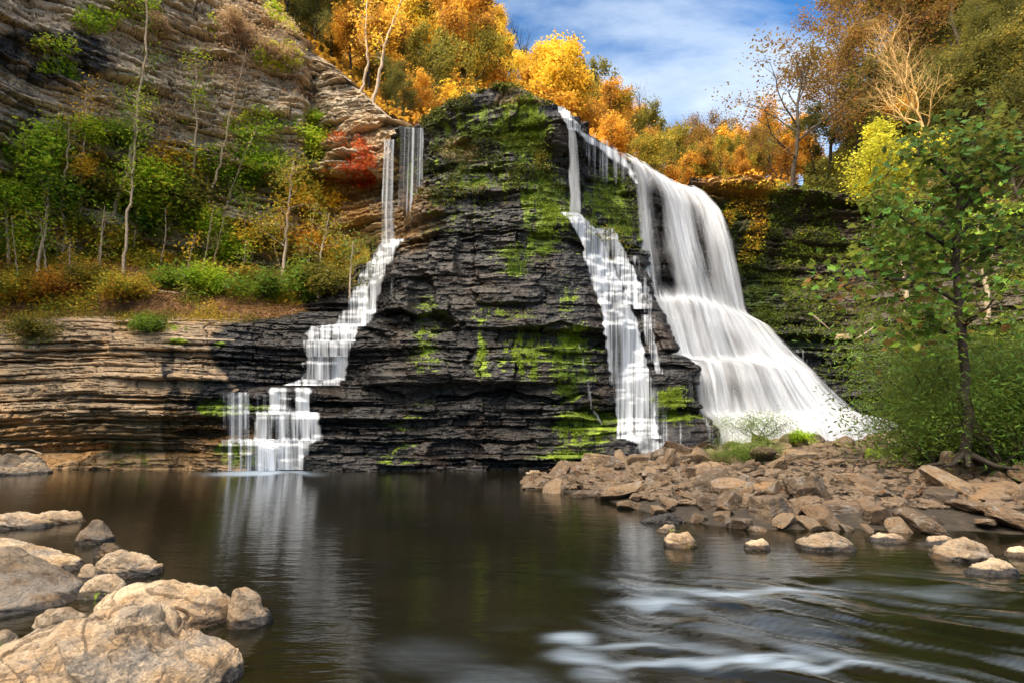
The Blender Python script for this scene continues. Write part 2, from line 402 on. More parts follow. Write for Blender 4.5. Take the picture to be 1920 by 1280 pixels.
A_ = {
 'orange': [(0.0,(0.07,0.03,0.006)),(0.3,(0.30,0.10,0.01)),(0.6,(0.62,0.27,0.016)),(1.0,(0.80,0.52,0.05))],
 'yellow': [(0.0,(0.10,0.07,0.008)),(0.4,(0.75,0.42,0.02)),(0.8,(0.85,0.62,0.05)),(1.0,(0.45,0.48,0.05))],
 'olive':  [(0.0,(0.025,0.035,0.006)),(0.4,(0.08,0.09,0.01)),(0.7,(0.22,0.19,0.015)),(1.0,(0.50,0.33,0.025))],
 'green':  [(0.0,(0.03,0.08,0.008)),(0.4,(0.09,0.22,0.012)),(0.8,(0.22,0.38,0.018)),(1.0,(0.36,0.38,0.03))],
 'bright': [(0.0,(0.07,0.19,0.01)),(0.4,(0.22,0.45,0.012)),(0.8,(0.46,0.60,0.02)),(1.0,(0.62,0.58,0.05))],
 'cedar':  [(0.0,(0.012,0.025,0.008)),(0.5,(0.035,0.06,0.015)),(1.0,(0.09,0.11,0.02))],
 'deep':   [(0.0,(0.010,0.017,0.004)),(0.5,(0.035,0.05,0.008)),(0.85,(0.11,0.10,0.014)),(1.0,(0.28,0.19,0.02))],  # shaded copy for right-slope crowns, the shade put into the leaf colour
 'lime':   [(0.0,(0.10,0.14,0.01)),(0.5,(0.38,0.40,0.02)),(1.0,(0.75,0.66,0.05))],
 'russet': [(0.0,(0.03,0.011,0.004)),(0.4,(0.09,0.03,0.008)),(0.75,(0.19,0.065,0.012)),(1.0,(0.27,0.14,0.02))],
 'red':    [(0.0,(0.35,0.02,0.01)),(0.6,(0.65,0.06,0.02)),(1.0,(0.75,0.20,0.04))],
 'willow': [(0.0,(0.022,0.06,0.006)),(0.5,(0.065,0.145,0.012)),(1.0,(0.24,0.36,0.045))],
 'syc':    [(0.0,(0.025,0.08,0.008)),(0.35,(0.05,0.15,0.010)),(0.54,(0.15,0.27,0.02)),(0.62,(0.14,0.06,0.02)),(1.0,(0.30,0.15,0.05))],
 'brown':  [(0.0,(0.14,0.06,0.02)),(0.5,(0.28,0.13,0.05)),(1.0,(0.42,0.24,0.10))],
 'pink':   [(0.0,(0.30,0.17,0.11)),(0.6,(0.52,0.34,0.25)),(1.0,(0.62,0.46,0.36))],
 'moss':   [(0.0,(0.03,0.07,0.004)),(0.5,(0.10,0.18,0.008)),(1.0,(0.26,0.34,0.015))],
 'darkmoss':[(0.0,(0.02,0.035,0.006)),(0.5,(0.06,0.09,0.01)),(0.85,(0.15,0.18,0.02)),(1.0,(0.35,0.24,0.03))],
 'mixed':  [(0.0,(0.02,0.05,0.008)),(0.35,(0.11,0.17,0.012)),(0.6,(0.34,0.34,0.02)),(0.8,(0.65,0.42,0.03)),(1.0,(0.36,0.14,0.03))],
}
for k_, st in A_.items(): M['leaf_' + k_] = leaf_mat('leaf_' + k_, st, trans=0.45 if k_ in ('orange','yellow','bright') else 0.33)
for k_ in ('moss','darkmoss'): M['leaf_' + k_] = leaf_mat('leaf2_' + k_, A_[k_], trans=0.15)

RG = np.random.RandomState(11)
depth = np.full((1100, 1400), 1e9)       # nearest rock distance, used while building the water on the rock (cells of 2 px, origin -400,-400)
def to_depth(P):
    px, py = proj(P)
    i = ((py + 400) / 2).astype(int); j = ((px + 400) / 2).astype(int)
    ok = (i >= 0) & (i < 1100) & (j >= 0) & (j < 1400)
    np.minimum.at(depth, (i[ok], j[ok]), P[..., 1][ok])

# ------------------------------------------------------------------ lower ledge (left) 
def rows_from(t): return [[W(*p) for p in r] for r in t]
def const(py, cols): return [(px, py, D) for px, D in cols]
ledge_rows = [
 [(-500,905,20.3),(0,905,20.9),(180,905,20.9),(330,905,20.8),(400,905,20.35),(570,905,20.25),(650,905,20.25),(800,905,20.4)],
 [(-500,835,20.9),(0,835,21.0),(180,835,21.0),(330,835,20.9),(400,827,20.4),(565,826,20.4),(650,828,20.4),(800,828,20.7)],
 [(-500,790,19.9),(0,782,19.9),(180,808,20.0),(330,800,20.5),(405,818,21.1),(575,816,21.1),(655,800,20.7),(800,800,21.0)],
 [(-500,735,19.9),(0,730,19.9),(180,735,20.0),(330,735,20.15),(430,737,21.2),(590,732,21.25),(660,745,21.4),(800,740,21.3)],
 [(-500,700,20.1),(0,700,20.2),(180,700,20.3),(330,705,20.4),(470,720,21.7),(570,718,22.3),(655,715,22.1),(790,700,21.5)],
 [(-500,650,20.8),(0,650,20.9),(180,655,21.0),(330,655,21.2),(460,655,22.1),(565,660,22.5),(660,665,22.4),(780,660,21.8)],
 [(-500,610,21.5),(0,604,21.6),(180,602,21.7),(330,604,21.9),(460,610,22.6),(575,614,22.8),(680,618,22.8),(775,605,22.4)],
 [(-500,598,23.5),(0,594,23.5),(180,592,23.6),(330,594,23.8),(500,594,24.4),(640,560,24.3),(695,560,24.2),(765,555,23.0)],
 [(-500,596,25.5),(0,592,25.5),(180,590,25.5),(330,592,25.5),(520,590,26.0),(690,490,25.7),(735,480,25.5),(770,470,24.0)],
]
S_ledge = Surf(rows_from(ledge_rows))
P, v_, u_ = S_ledge.dense(620, 1150, 5)
n_, s_ = outward(P)
px, py = proj(P)
d_ = strata(P, s_, 3, A=0.24, B=0.12, gr=0.13, tmin=0.06, tmax=0.6) - blobs(px, py, [(120,842,230,22,.35),(380,812,60,8,.5),(60,715,90,5,.2),(600,765,60,14,.5),(330,755,200,6,.25)])
P = P + n_ * d_[..., None]
px, py = proj(P)
def nz(px, py, a, b, sd): return noise(px * a, py * b, sd)
wet = blobs(px, py, [(620,700,150,240,1.0),(530,800,130,100,1.1),(470,660,80,75,0.85),(560,520,90,120,.9),(740,700,140,400,1.1),(315,665,16,60,0.55),(328,800,28,95,0.8),(395,790,60,100,0.8)])
wet = wet + 0.75*(np.exp(-((px-152)/13)**2)+np.exp(-((px-178)/7)**2)+np.exp(-((px-222)/15)**2)+np.exp(-((px-268)/8)**2))*(py>822)*(py<885)
wet = wet + 0.25 * nz(px, py, 0.02, 0.02, 4)
moss = blobs(px, py, [(405,765,40,18,.75),(440,765,40,14,.8),(500,770,30,14,.7),(415,580,40,10,.5),(410,645,15,6,.7),(330,640,25,8,.6),(300,615,60,8,.5),(60,640,50,20,.4),(450,850,60,30,.55),(240,850,60,40,.35)])
ochre = blobs(px, py, [(250,830,260,70,.5),(60,800,200,40,.3)])
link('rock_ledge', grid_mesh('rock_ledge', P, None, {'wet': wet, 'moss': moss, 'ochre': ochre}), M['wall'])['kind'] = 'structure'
to_depth(P); LEDGE_P = P; LEDGE_PX = (px, py)

# ------------------------------------------------------------------ the butte with the falls round it
F0 = [(1350,880,23.2),(1345,835,23.0),(1340,800,23.4),(1312,770,23.8),(1300,683,24.0),(1240,655,24.8),(1222,574,25.0),(1214,560,25.6),(1208,500,25.7),(1205,442,25.8),(1200,380,25.8),(1190,332,25.8),(1165,296,25.9),(1162,288,26.0)]
F2 = [(1510,870,23.2),(1510,835,23.0),(1480,795,23.7),(1440,785,24.4),(1410,685,24.8),(1350,672,25.6),(1320,582,26.0),(1310,566,27.0),(1298,510,27.2),(1285,460,27.3),(1275,400,27.4),(1262,370,27.6),(1235,335,27.8),(1235,330,28.0)]
F4 = [(1690,865,25.2),(1680,815,25.0),(1640,795,25.5),(1580,785,26.2),(1510,702,26.6),(1480,668,27.4),(1425,614,27.8),(1394,598,28.4),(1380,520,28.6),(1368,452,28.7),(1358,410,28.8),(1345,387,29.0),(1305,356,29.5),(1305,352,29.7)]
but = [
 [(640,905,21.0),(700,905,20.3),(800,905,20.2),(950,905,20.1),(1130,905,20.3),(1235,895,20.9),(1350,885,22.0)],
 [(640,828,21.2),(700,828,20.5),(800,828,20.4),(950,828,20.3),(1137,828,20.5),(1240,830,21.1),(1347,820,21.9)],
 [(650,800,21.4),(700,800,20.7),(800,800,20.6),(950,800,20.5),(1127,800,20.7),(1235,803,21.6),(1342,788,22.0)],
 [(655,745,22.0),(690,745,21.2),(800,740,20.8),(950,740,20.7),(1108,740,20.9),(1215,740,21.8),(1303,745,22.1)],
 [(655,715,22.4),(682,712,21.4),(790,700,20.9),(950,700,20.8),(1100,700,21.0),(1210,700,22.0),(1308,690,22.2)],
 [(672,665,22.8),(715,655,21.9),(780,650,21.3),(950,650,21.0),(1096,650,21.2),(1195,650,22.3),(1266,657,22.6)],
 [(688,618,23.2),(712,605,22.4),(775,605,21.8),(945,600,21.3),(1090,600,21.6),(1175,600,22.8),(1243,600,23.0)],
 [(700,565,24.4),(708,560,23.4),(765,555,22.3),(940,550,21.6),(1082,550,21.9),(1150,555,23.2),(1226,566,23.6)],
 [(720,480,25.6),(730,475,24.4),(765,470,23.0),(935,470,21.9),(1070,480,22.2),(1122,470,23.8),(1212,500,24.6)],
 [(740,452,27.0),(752,448,25.5),(778,430,23.4),(930,400,22.2),(1060,405,22.6),(1110,415,24.6),(1206,440,25.2)],
 [(748,400,28.0),(765,390,27.0),(786,345,23.8),(935,320,22.5),(1056,335,22.9),(1100,330,25.0),(1196,375,25.5)],
 [(752,325,28.0),(770,320,27.2),(793,325,24.6),(935,297,22.8),(1058,276,22.3),(1088,285,25.0),(1182,332,25.5)],
 [(722,266,24.6),(758,258,24.3),(795,250,24.0),(940,215,21.9),(1046,225,21.9),(1076,252,24.1),(1158,297,25.5)],
 [(722,260,24.6),(758,240,24.2),(800,213,23.6),(945,163,21.9),(1035,187,22.5),(1082,241,24.2),(1156,289,25.6)],
]
rows = []
for i in range(14):
    r = [W(*p) for p in but[i]] + [W(a, b + 3, d + (.25 if 0 < i < 13 else 0)) for a, b, d in (F0[i],)] + [W(a, b + 5, d + (.7 if 0 < i else 0)) for a, b, d in (F2[i], F4[i])]
    e = W(*F4[i]); r.append(e + np.array([1.2, 2.2, 0.0]))
    rows.append(r)
rows.append([p + np.array([-0.1, 5.0, 0.25]) for p in rows[-1]])
S_but = Surf(rows)
P, v_, u_ = S_but.dense(900, 1350, 4)
n_, s_ = outward(P, 30)
px0, py0 = proj(P)
rough_amt = 1.0 - 0.45 * sstep(1150, 1230, px0)
d_ = strata(P, s_, 21, A=0.27, B=0.20, gr=0.15, tmin=0.10, tmax=1.3, und=.10) * rough_amt
wq = 14 * fbm(px0 * .02, py0 * .02, 1, 3)
d_ = d_ - blobs(px0 + wq, py0 + wq, [(775,602,75,20,1.0),(670,778,75,24,1.0),(700,740,50,10,.4),(960,744,170,6,.45),(1040,615,60,5,.3),(1215,772,130,13,.7),(860,855,50,28,.55),(790,560,25,50,.5),(700,640,30,20,.5),(1190,640,60,6,.3),(880,480,20,60,.25),(850,830,200,5,.3),(1240,690,60,5,.3)])
d_ = d_ + blobs(px0, py0, [(1055,255,34,34,.5),(900,690,200,40,.25),(760,700,70,40,.3)])
d_ = d_ + 0.28 * fbm(P[...,0]*0.7, P[...,1]*0.7, P[...,2]*1.1, 3) * rough_amt
P = P + n_ * d_[..., None]
px, py = proj(P)
wet = 0.95 + 0.0 * px
px = px + 16 * fbm(px * .035, py * .02, 4, 4, .6); py = py + 16 * fbm(px * .03, py * .03, 9, 4, .6)
wet -= blobs(px, py, [(860,285,45,28,.8),(975,185,50,30,.55),(1000,190,30,20,.5)])
streak = nz(px, py, 0.11, 0.012, 3)
moss = soft(px, py, [(900,235,90,45,.78),(975,245,48,60,1.1),(870,290,60,30,.55),(820,300,30,70,.6),(890,340,110,60,.62),(1025,390,45,70,1.05),(1020,445,30,28,1.15),(965,488,32,26,.9),(850,200,70,22,.6),(980,290,70,30,.6),
   (1065,660,45,38,.86),(1070,705,42,18,.86),(1060,735,30,20,.75),(1000,660,14,50,.72),(908,670,10,50,.7),(945,670,8,40,.5),(975,665,12,50,.75),(1100,800,55,32,.8),(1085,850,55,16,.72),(1090,620,20,12,.5),(790,690,10,30,.6),(720,800,60,20,.5),(930,590,60,14,.5),(905,600,12,20,.6),
   (1140,390,60,80,.66),(1165,420,45,40,.72),(1250,745,50,20,.75),(1250,775,60,14,.6),(800,640,30,90,.42),(1060,560,30,40,.4),(690,850,80,20,.45),(765,310,25,70,.8),(830,380,60,60,.5)])
px1, py1 = proj(P)
ledge = np.clip(-np.gradient(blur(d_, 2, 0), axis=0) * 30, 0, 1)
moss = moss * (0.92 + 0.45 * nz(px1, py1, 0.10, 0.016, 3) + 0.5 * nz(px1, py1, 0.3, 0.06, 5) + 0.8 * ledge + 0.6 * fbm(P[...,0]*1.2, P[...,1]*1.2, P[...,2]*5, 3))
moss = np.clip(moss * (1 - .26 * sstep(9.5, 11, P[..., 2]) * (px1 < 960)) + .26 * ledge * (P[..., 2] < 10), 0, 1) * .92
ochre = blobs(px, py, [(870,280,28,14,.7),(985,195,30,16,.8),(770,400,60,70,.4)])
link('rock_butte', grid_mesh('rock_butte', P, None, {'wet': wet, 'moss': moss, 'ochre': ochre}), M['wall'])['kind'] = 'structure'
to_depth(P); BUT_P = P; BUT_MOSS = moss; BUT_N = n_

# ------------------------------------------------------------------ left cliff
pxs = [-700,-300,0,150,300,450,560,578,640,700,760]
def tab(pys, Ds, xs=pxs): return [(x, y, d) for x, y, d in zip(xs, pys, Ds)]
cl = [
 tab([560,540,520,520,520,510,500,500,500,500,500],[14.5,19,24.3,26,28,30,31,31.5,31,30.3,29.5]),
 tab([420,410,400,400,400,400,400,400,415,415,415],[14.3,18.8,24,25.7,27.8,29.6,30.6,31.2,30.6,29.8,29.2]),
 tab([300,300,300,310,330,340,345,345,345,345,345],[14,18.5,23.7,25.4,27.6,29.6,30.8,31.6,31.2,30.4,29.2]),
 tab([280,280,280,290,310,320,325,325,325,325,330],[13.6,18,23.2,24.9,27,28.7,29.3,30.4,28.9,28.2,27.2]),
 tab([100,120,180,200,220,230,235,240,240,245,262],[13.3,17.6,22.6,24.4,26.5,28.0,28.7,30.1,28.9,28.0,26.6]),
 tab([-100,-50,60,90,110,130,150,170,190,215,250],[13,17,22,23.8,25.9,27.4,28.5,29.8,28.9,28.2,27.0]),
 tab([-350,-250,-120,-80,-20,20,85,110,145,195,243],[12.6,16.5,21.2,23,25.2,27.2,28.8,29.9,29.2,28.5,27.5]),
 tab([-800,-650,-420,-300,-150,-40,60,92,135,190,240],[12.4,16.3,21,22.9,25.4,28,29.8,30.7,30.2,29.2,28.2]),
]
rows = [r + [r[-1] + np.array([2.5, 1.5, 0.0])] for r in rows_from(cl)]; rows.append([p + np.array([-1.0, 3.0, 0.4]) for p in rows[-1]])
S_cl = Surf(rows)
P, v_, u_ = S_cl.dense(800, 1200, 4)
n_, s_ = outward(P, 15)
d_ = strata(P, s_, 40, A=0.36, B=0.20, gr=0.24, und=0.2, tmin=0.10, tmax=1.1, fine=1.3)
d_ = d_ + 0.5 * fbm(s_*0.3, P[...,2]*0.45, 5, 3)
P = P + n_ * d_[..., None]
px, py = proj(P)
wet = blobs(px, py, [(90,110,150,60,.55),(0,210,90,60,.5),(690,370,60,50,.35)]) + 0.22 * nz(px, py, .012, .02, 9)
moss = blobs(px, py, [(560,0,60,60,.4)])
ochre = blobs(px, py, [(630,390,90,75,.95),(560,440,90,50,.7),(690,270,60,60,.35),(640,440,80,50,.9)])
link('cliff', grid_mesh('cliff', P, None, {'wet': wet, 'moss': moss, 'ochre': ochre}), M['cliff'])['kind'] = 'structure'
to_depth(P); CL_P = P; CL_N = n_

# unseen gorge wall, extended left and behind the camera to shade the gorge
SW = [[(-22.5,14.5),(-25,6),(-27,-10),(-29,-30),(-31,-60)]]
rows = []
for z, b in [(-1,3),(6,1.5),(9,0),(18,0),(24,1.5),(30,3),(31,8)]:
    rows.append([np.array([x - b + 1.0, y, z]) for x, y in SW[0]][::-1])
P, v_, u_ = Surf(rows).dense(160, 300, 1)
n_, s_ = outward(P, 10)
P = P + n_ * (strata(P, s_, 40, A=0.4, B=0.2, gr=0.2) + 1.0 * fbm(s_*0.1, P[...,2]*0.15, 2, 3))[..., None]
z0 = np.zeros(P.shape[:2])
link('cliff', grid_mesh('unseen_cliff', P, None, {'wet': z0, 'moss': z0, 'ochre': z0}), M['cliff'])['kind'] = 'structure'

# ------------------------------------------------------------------ right alcove wall
xr = [1290,1400,1500,1600,1700,1850,2050,2300]
rw = [
 tab([860,860,860,860,860,870,880,900],[29.6,30,30.5,30.2,28.5,25,21,17],xr),
 tab([740,740,740,735,735,735,735,735],[29.9,30.4,31,30.6,29,25.5,21.6,17.6],xr),
 tab([640,640,640,640,640,640,640,640],[30.3,30.8,31.4,31.2,29.6,26.2,22.4,18.4],xr),
 tab([615,612,612,618,620,620,620,620],[31.3,32,32.6,32.3,30.6,27.2,23.4,19.4],xr),
 tab([500,500,505,515,520,520,520,520],[32.3,33.2,34.4,34.6,32.6,29.4,25.6,21.4],xr),
 tab([440,450,460,460,460,460,460,460],[32.0,32.8,34.2,34.8,33,30,26,22],xr),
 tab([375,372,385,395,400,400,400,400],[31.6,31.8,33.4,34.2,32.6,29.6,25.8,21.8],xr),
 tab([352,348,362,378,385,390,390,390],[30.6,30.6,32.2,33.2,32.2,29.4,25.8,21.8],xr),
 tab([342,332,350,368,378,385,385,385],[30.4,30.4,32.2,33.4,32.6,29.8,26.2,22.2],xr),
]
rows = rows_from(rw); rows.append([p + np.array([1.0, 5.0, 0.5]) for p in rows[-1]])
S_rw = Surf(rows)
P, v_, u_ = S_rw.dense(560, 900, 5)
n_, s_ = outward(P, 15)
d_ = strata(P, s_, 55, A=0.24, B=0.18, gr=0.17, tmin=0.12, tmax=0.8, fine=1.3) + 0.4 * fbm(s_*0.3, P[...,2]*0.4, 8, 3)
P = P + n_ * d_[..., None]
px, py = proj(P)
wet = 0.45 + blobs(px, py, [(1560,750,160,90,.9),(1480,660,60,60,.9)])
moss = soft(px, py, [(1400,560,100,80,.7),(1350,450,70,110,.7),(1500,560,90,60,.4),(1520,640,130,30,.6),(1650,680,160,40,.5),(1390,400,90,60,.6),(1600,690,140,20,.5)])
ochre = blobs(px, py, [(1390,350,90,28,1.0)])
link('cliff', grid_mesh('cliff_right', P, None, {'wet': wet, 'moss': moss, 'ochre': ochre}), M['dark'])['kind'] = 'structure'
to_depth(P); RW_P = P; RW_N = n_

# ------------------------------------------------------------------ earth slopes
def slope(name, rows, nr, nc, amp, mat, fr=0.5, kind='structure'):
    S = Surf(rows); P, v, u = S.dense(nr, nc, 3)
    P[..., 2] += amp * fbm(P[...,0]*fr, P[...,1]*fr, P[...,2]*fr*0.5, 5, 0.6)
    o = link(name, grid_mesh(name, P), mat); o['kind'] = kind
    return S, P
xt = [-600,-300,0,150,300,450,560,630,690]
S_talus, TAL_P = slope('leaf_covered_slope', rows_from([
 tab([618,618,612,606,606,614,612,588,530],[22.0,22.0,22.1,22.2,22.4,22.7,23.2,24.4,26.2],xt),
 tab([592,590,570,560,562,584,586,560,505],[22.3,22.3,22.6,23.0,23.2,23.6,24.2,25.2,27.0],xt),
 tab([500,510,515,520,528,548,552,532,492],[22.8,22.9,23.5,24.3,25,25.6,26.2,27,28.4],xt),
 tab([400,430,450,460,480,500,505,492,472],[23.4,23.8,25.2,26.6,28.2,29.6,30.6,30.8,30.4],xt),
 tab([380,400,430,440,455,480,495,485,470],[26,27,28,29,30.5,32,33,33,32.5],xt)]), 240, 500, 0.22, M['litter'], 0.8)
to_depth(TAL_P)
xh = [380,560,700,790,900,1000,1100,1200,1300,1400,1500]
S_hill, HILL_P = slope('hillside', rows_from([
 tab([-20,80,205,232,190,190,270,330,362,350,362],[28.0,30.5,30.0,28.0,26.5,27,29.5,31,33,33,34.5],xh),
 tab([-60,40,190,330,400,400,400,400,400,400,400],[34,36,36,33,32,33,34,35,36,37,38],xh),
 tab([-250,-80,60,170,235,280,310,345,365,370,372],[46,46,46,46,46,46,46,47,47,48,48],xh),
 tab([-420,-240,-60,40,110,205,275,310,345,362,366],[62,64,66,66,68,70,70,70,70,70,70],xh),
 tab([-300,-200,40,120,200,280,320,360,380,385,385],[95,95,95,95,98,100,100,100,100,100,100],xh)]), 200, 300, 0.9, M['litter'], 0.25)
xq = [1510,1580,1680,1820,2000,2300]
S_rh, RH_P = slope('hillside', rows_from([
 tab([366,376,388,396,398,398],[33.4,34.2,33.6,31,28,23],xq),
 tab([345,330,290,240,200,160],[36,36.5,36,33.5,30.5,25.5],xq),
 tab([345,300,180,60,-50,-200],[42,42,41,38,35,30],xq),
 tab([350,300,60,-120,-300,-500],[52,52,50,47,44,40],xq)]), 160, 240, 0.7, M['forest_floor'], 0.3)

# spit of broken rock
xs_ = [985,1100,1250,1400,1600,1800,2000,2400]
def tz(zs, Ds): return [WZ(x, z, d) for x, z, d in zip(xs_, zs, Ds)]
S_spit, SPIT_P = slope('gravel_bar', [
 tz([-.5]*8, [13.4,12.2,9.2,8,7.9,7.9,7.5,7]),
 tz([-.02]*8, [14,12.9,9.8,8.8,8.7,8.5,8.2,7.8]),
 tz([.03,.16,.28,.35,.35,.35,.4,.5], [14.5,14,11.5,10.5,10.5,10.5,10,9.5]),
 tz([.03,.26,.48,.66,.78,.9,1.0,1.2], [15.5,16,15,15,15.5,15,14.5,14]),
 tz([.0,.2,.6,.85,.95,1.1,1.3,1.6], [16.5,18,19,19.5,20,19.5,19,18]),
 tz([-.5,-.4,-.2,.2,.5,1.0,1.4,2], [18,20.5,21.5,22.5,24,25,24,22]),
 tz([-.6,-.5,-.4,-.2,.1,.7,1.6,2.6], [20,22,23,24.5,27,28,28,28])], 220, 300, 0.07, M['soil'], 2.0)

# ------------------------------------------------------------------ water
def water_grid():
    D = 0.6 * (90 / 0.6) ** np.linspace(0, 1, 620)
    X = np.linspace(-1.35, 1.35, 760)
    D, X = np.meshgrid(D, X, indexing='ij')
    x = X * D; y = D.copy()
    px, py = 960 + F * X, 800 + 1.5 * F / D
    # rapids: lower right
    m = sstep(960, 1180, px + 0.55 * (py - 1040) * -1 + 60*noise(py*0.02,0,1)) * sstep(1040, 1110, py)
    m = np.maximum(m, sstep(640, 900, px) * sstep(1120, 1200, py) * 0.55)
    # along and across the current
    a = radians(-32); fx = x * math.cos(a) + y * math.sin(a); fy = -x * math.sin(a) + y * math.cos(a)
    wx = fx + 0.9 * fbm(x * 0.5, y * 0.5, 1, 3); wy = fy + 0.75 * fbm(x * 0.55, y * 0.6, 4, 3)
    h = 0.05 * fbm(wx * 0.9, wy * 2.2, 3, 3) + 0.022 * fbm(wx * 2.2, wy * 7.0, 8, 3)
    z = h * m + 0.003 * fbm(x * 1.5, y * 3.0, 2, 2) * np.exp(-D / 25)
    ridge = 1 - np.abs(noise(wx * 0.75, wy * 2.6, 6)) * 2.2
    f = m * np.clip(0.30 * ridge + 0.75 * fbm(wx * 0.5, wy * 5.5, 9, 4) + 0.30 * fbm(x * 1.3 + wx, y * 5 + wy * 3, 5, 4, .6) - 0.04, 0, 1) * .45  # streaks stand for foam and for sky reflections on the ripples
    # standing foam pads on the inner edge of the current
    def pad(cx, cy, rx, ry, v):
        wv = 6 * noise(px * 0.02, py * 0.05, 3)
        return v * np.exp(-(((px - cx) / rx) ** 2 + ((py - cy + wv) / ry) ** 2) ** 1.6)
    f = f + pad(1062,1169,40,8,.6) + pad(1160,1180,90,4,.35) + pad(1075,1196,50,11,.42) + pad(1110,1225,45,14,.28) + pad(1120,1262,36,8,.35) + pad(1300,1204,190,6,.6) + pad(1480,1216,130,5,.5) + pad(1220,1112,70,7,.45) + pad(1400,1092,130,5,.4)+ pad(820,1195,90,28,.05) + pad(560,1270,60,8,.25)+ pad(930,1235,90,20,.10)
    # churned water at the feet of the falls
    f = f + pad(500,882,85,6,1.0) * 1.0
    return np.stack([x, y, z], -1), np.clip(f, 0, 1)
P, foam_sheen = water_grid()
N = NT('river_water')
foam_sheen_ = N.attr('foam_sheen')
cw = N.coords((1, 1, 1))
tc = N.coords((0.5, 9.0, 1.0), rot=(0, 0, radians(32)))
st = N.noise(tc, 1.6, 5, 0.65, 0.6)
fm = N.math('MULTIPLY', foam_sheen_, N.ramp(st, [(0.25, 0.45), (0.7, 1.15)]), clamp=True)
bed = N.ramp(N.noise(cw, 0.35, 3, 0.5), [(0.3, (0.003,0.0035,0.0018)), (0.7, (0.009,0.0075,0.003))])
b1 = N.noise(N.coords((1.2, 4.0, 1)), 2.0, 3, 0.5, 0.3)
b2 = N.noise(N.coords((5.0, 16.0, 1)), 1.5, 3, 0.6, 0.3)
bh = N.math('ADD', b1, N.math('MULTIPLY', b2, 0.3))
bp = N.n('ShaderNodeBump', None, Strength=0.10, Distance=0.06, Height=bh)
wb = N.n('ShaderNodeBsdfPrincipled', None, Base_Color=bed, Roughness=0.10, IOR=1.333, Normal=bp)
fo = N.n('ShaderNodeBsdfPrincipled', None, Base_Color=(0.33,0.42,0.54), Roughness=0.5, Normal=bp)  # bluish tint puts sky reflections on the ripples into the foam colour
mx = N.n('ShaderNodeMixShader', None, i0=fm, i1=wb, i2=fo)
M['water'] = N.out(mx)
o = link('river', grid_mesh('river', P, None, {'foam_sheen': foam_sheen}), M['water']); o['kind'] = 'structure'
# ground sheet reaching the horizon, under everything
me = raw_mesh('ground', np.array([(-600,-300,-1.6),(600,-300,-1.6),(600,900,-1.6),(-600,900,-1.6)]), np.array([0,1,2,3]), 4)
link('ground', me, M['litter'])['kind'] = 'structure'
me = raw_mesh('riverbank', np.array([(-40,-80,-0.03),(60,-80,-0.03),(60,0.3,-0.03),(-40,0.3,-0.03)]), np.array([0,1,2,3]), 4)
link('riverbank', me, M['soil'])['kind'] = 'structure'

# ------------------------------------------------------------------ falling water
for it in range(3):
    D = depth.copy()
    for dy, dx in ((0,1),(0,-1),(1,0),(-1,0)):
        D = np.minimum(D, np.where(depth > 1e8, np.roll(depth, (dy, dx), (0, 1)), 1e9))
    depth = np.where(depth > 1e8, D, depth)
def dlook(px, py):
    i = np.clip(((py + 400) / 2).astype(int), 0, 1099); j = np.clip(((px + 400) / 2).astype(int), 0, 1399)
    return depth[i, j]

def fall_mat(name, sx, lo, hi, body, tint=(0.60,0.61,0.645), bumpy=.35, vs=1.0):
    """u across in metres, v down in metres"""
    N = NT(name)
    tc = N.t.nodes.new('ShaderNodeTexCoord')
    u1 = N.n('ShaderNodeMapping', None, Vector=tc.outputs['UV'], Scale=(sx, 0.22*vs, 1))
    u2 = N.n('ShaderNodeMapping', None, Vector=tc.outputs['UV'], Scale=(sx*3.6, 0.5*vs, 1))
    u3 = N.n('ShaderNodeMapping', None, Vector=tc.outputs['UV'], Scale=(sx*0.35, 0.15*vs, 1))
    a = N.noise(u1, 1.0, 3, 0.55, 0.15); b = N.noise(u2, 1.0, 3, 0.6, 0.1); c = N.noise(u3, 1.0, 2, 0.5)
    s = N.math('ADD', N.math('MULTIPLY', a, 0.5), N.math('ADD', N.math('MULTIPLY', b, 0.28), N.math('MULTIPLY', c, 0.35)))
    s = N.n('ShaderNodeMapRange', None, i0=s, i1=lo, i2=hi).outputs[0]
    den = N.attr('dens')
    al = N.math('MULTIPLY', den, N.math('ADD', s, body), clamp=True)
    al = N.math('ADD', al, N.math('MULTIPLY', N.math('SUBTRACT', den, 1.0), 0.55), clamp=True)
    bp = N.n('ShaderNodeBump', None, Strength=bumpy, Distance=0.14, Height=N.math('ADD', N.math('ADD', a, N.math('MULTIPLY', b, 0.25)), N.math('MULTIPLY', c, 2.0)))
    d = N.n('ShaderNodeBsdfDiffuse', None, Color=tint, Normal=bp)
    t = N.n('ShaderNodeBsdfTranslucent', None, Color=tint)
    m1 = N.n('ShaderNodeMixShader', None, i0=0.3, i1=d, i2=t)
    tr = N.n('ShaderNodeBsdfTransparent')
    m2 = N.n('ShaderNodeMixShader', None, i0=al, i1=tr, i2=m1)
    return N.out(m2)
M['silk'] = fall_mat('silky_water', 1.1, 0.40, 0.72, 0.38, bumpy=.8)
M['veil'] = fall_mat('thin_veil_water', 4.5, 0.52, 0.72, -.05, (0.66,0.70,0.78), vs=.12)
M['casc'] = fall_mat('cascade_water', 4.6, 0.46, 0.70, 0.0, (0.72,0.76,0.83))

def fall_uv(P):
    wx = np.linalg.norm(np.diff(P, axis=1), axis=2).mean(0); u = np.concatenate([[0], np.cumsum(wx)])
    hy = np.linalg.norm(np.diff(P, axis=0), axis=2).mean(1); v = np.concatenate([[0], np.cumsum(hy)])
    return np.stack(np.broadcast_arrays(u[None, :], v[:, None]), -1)

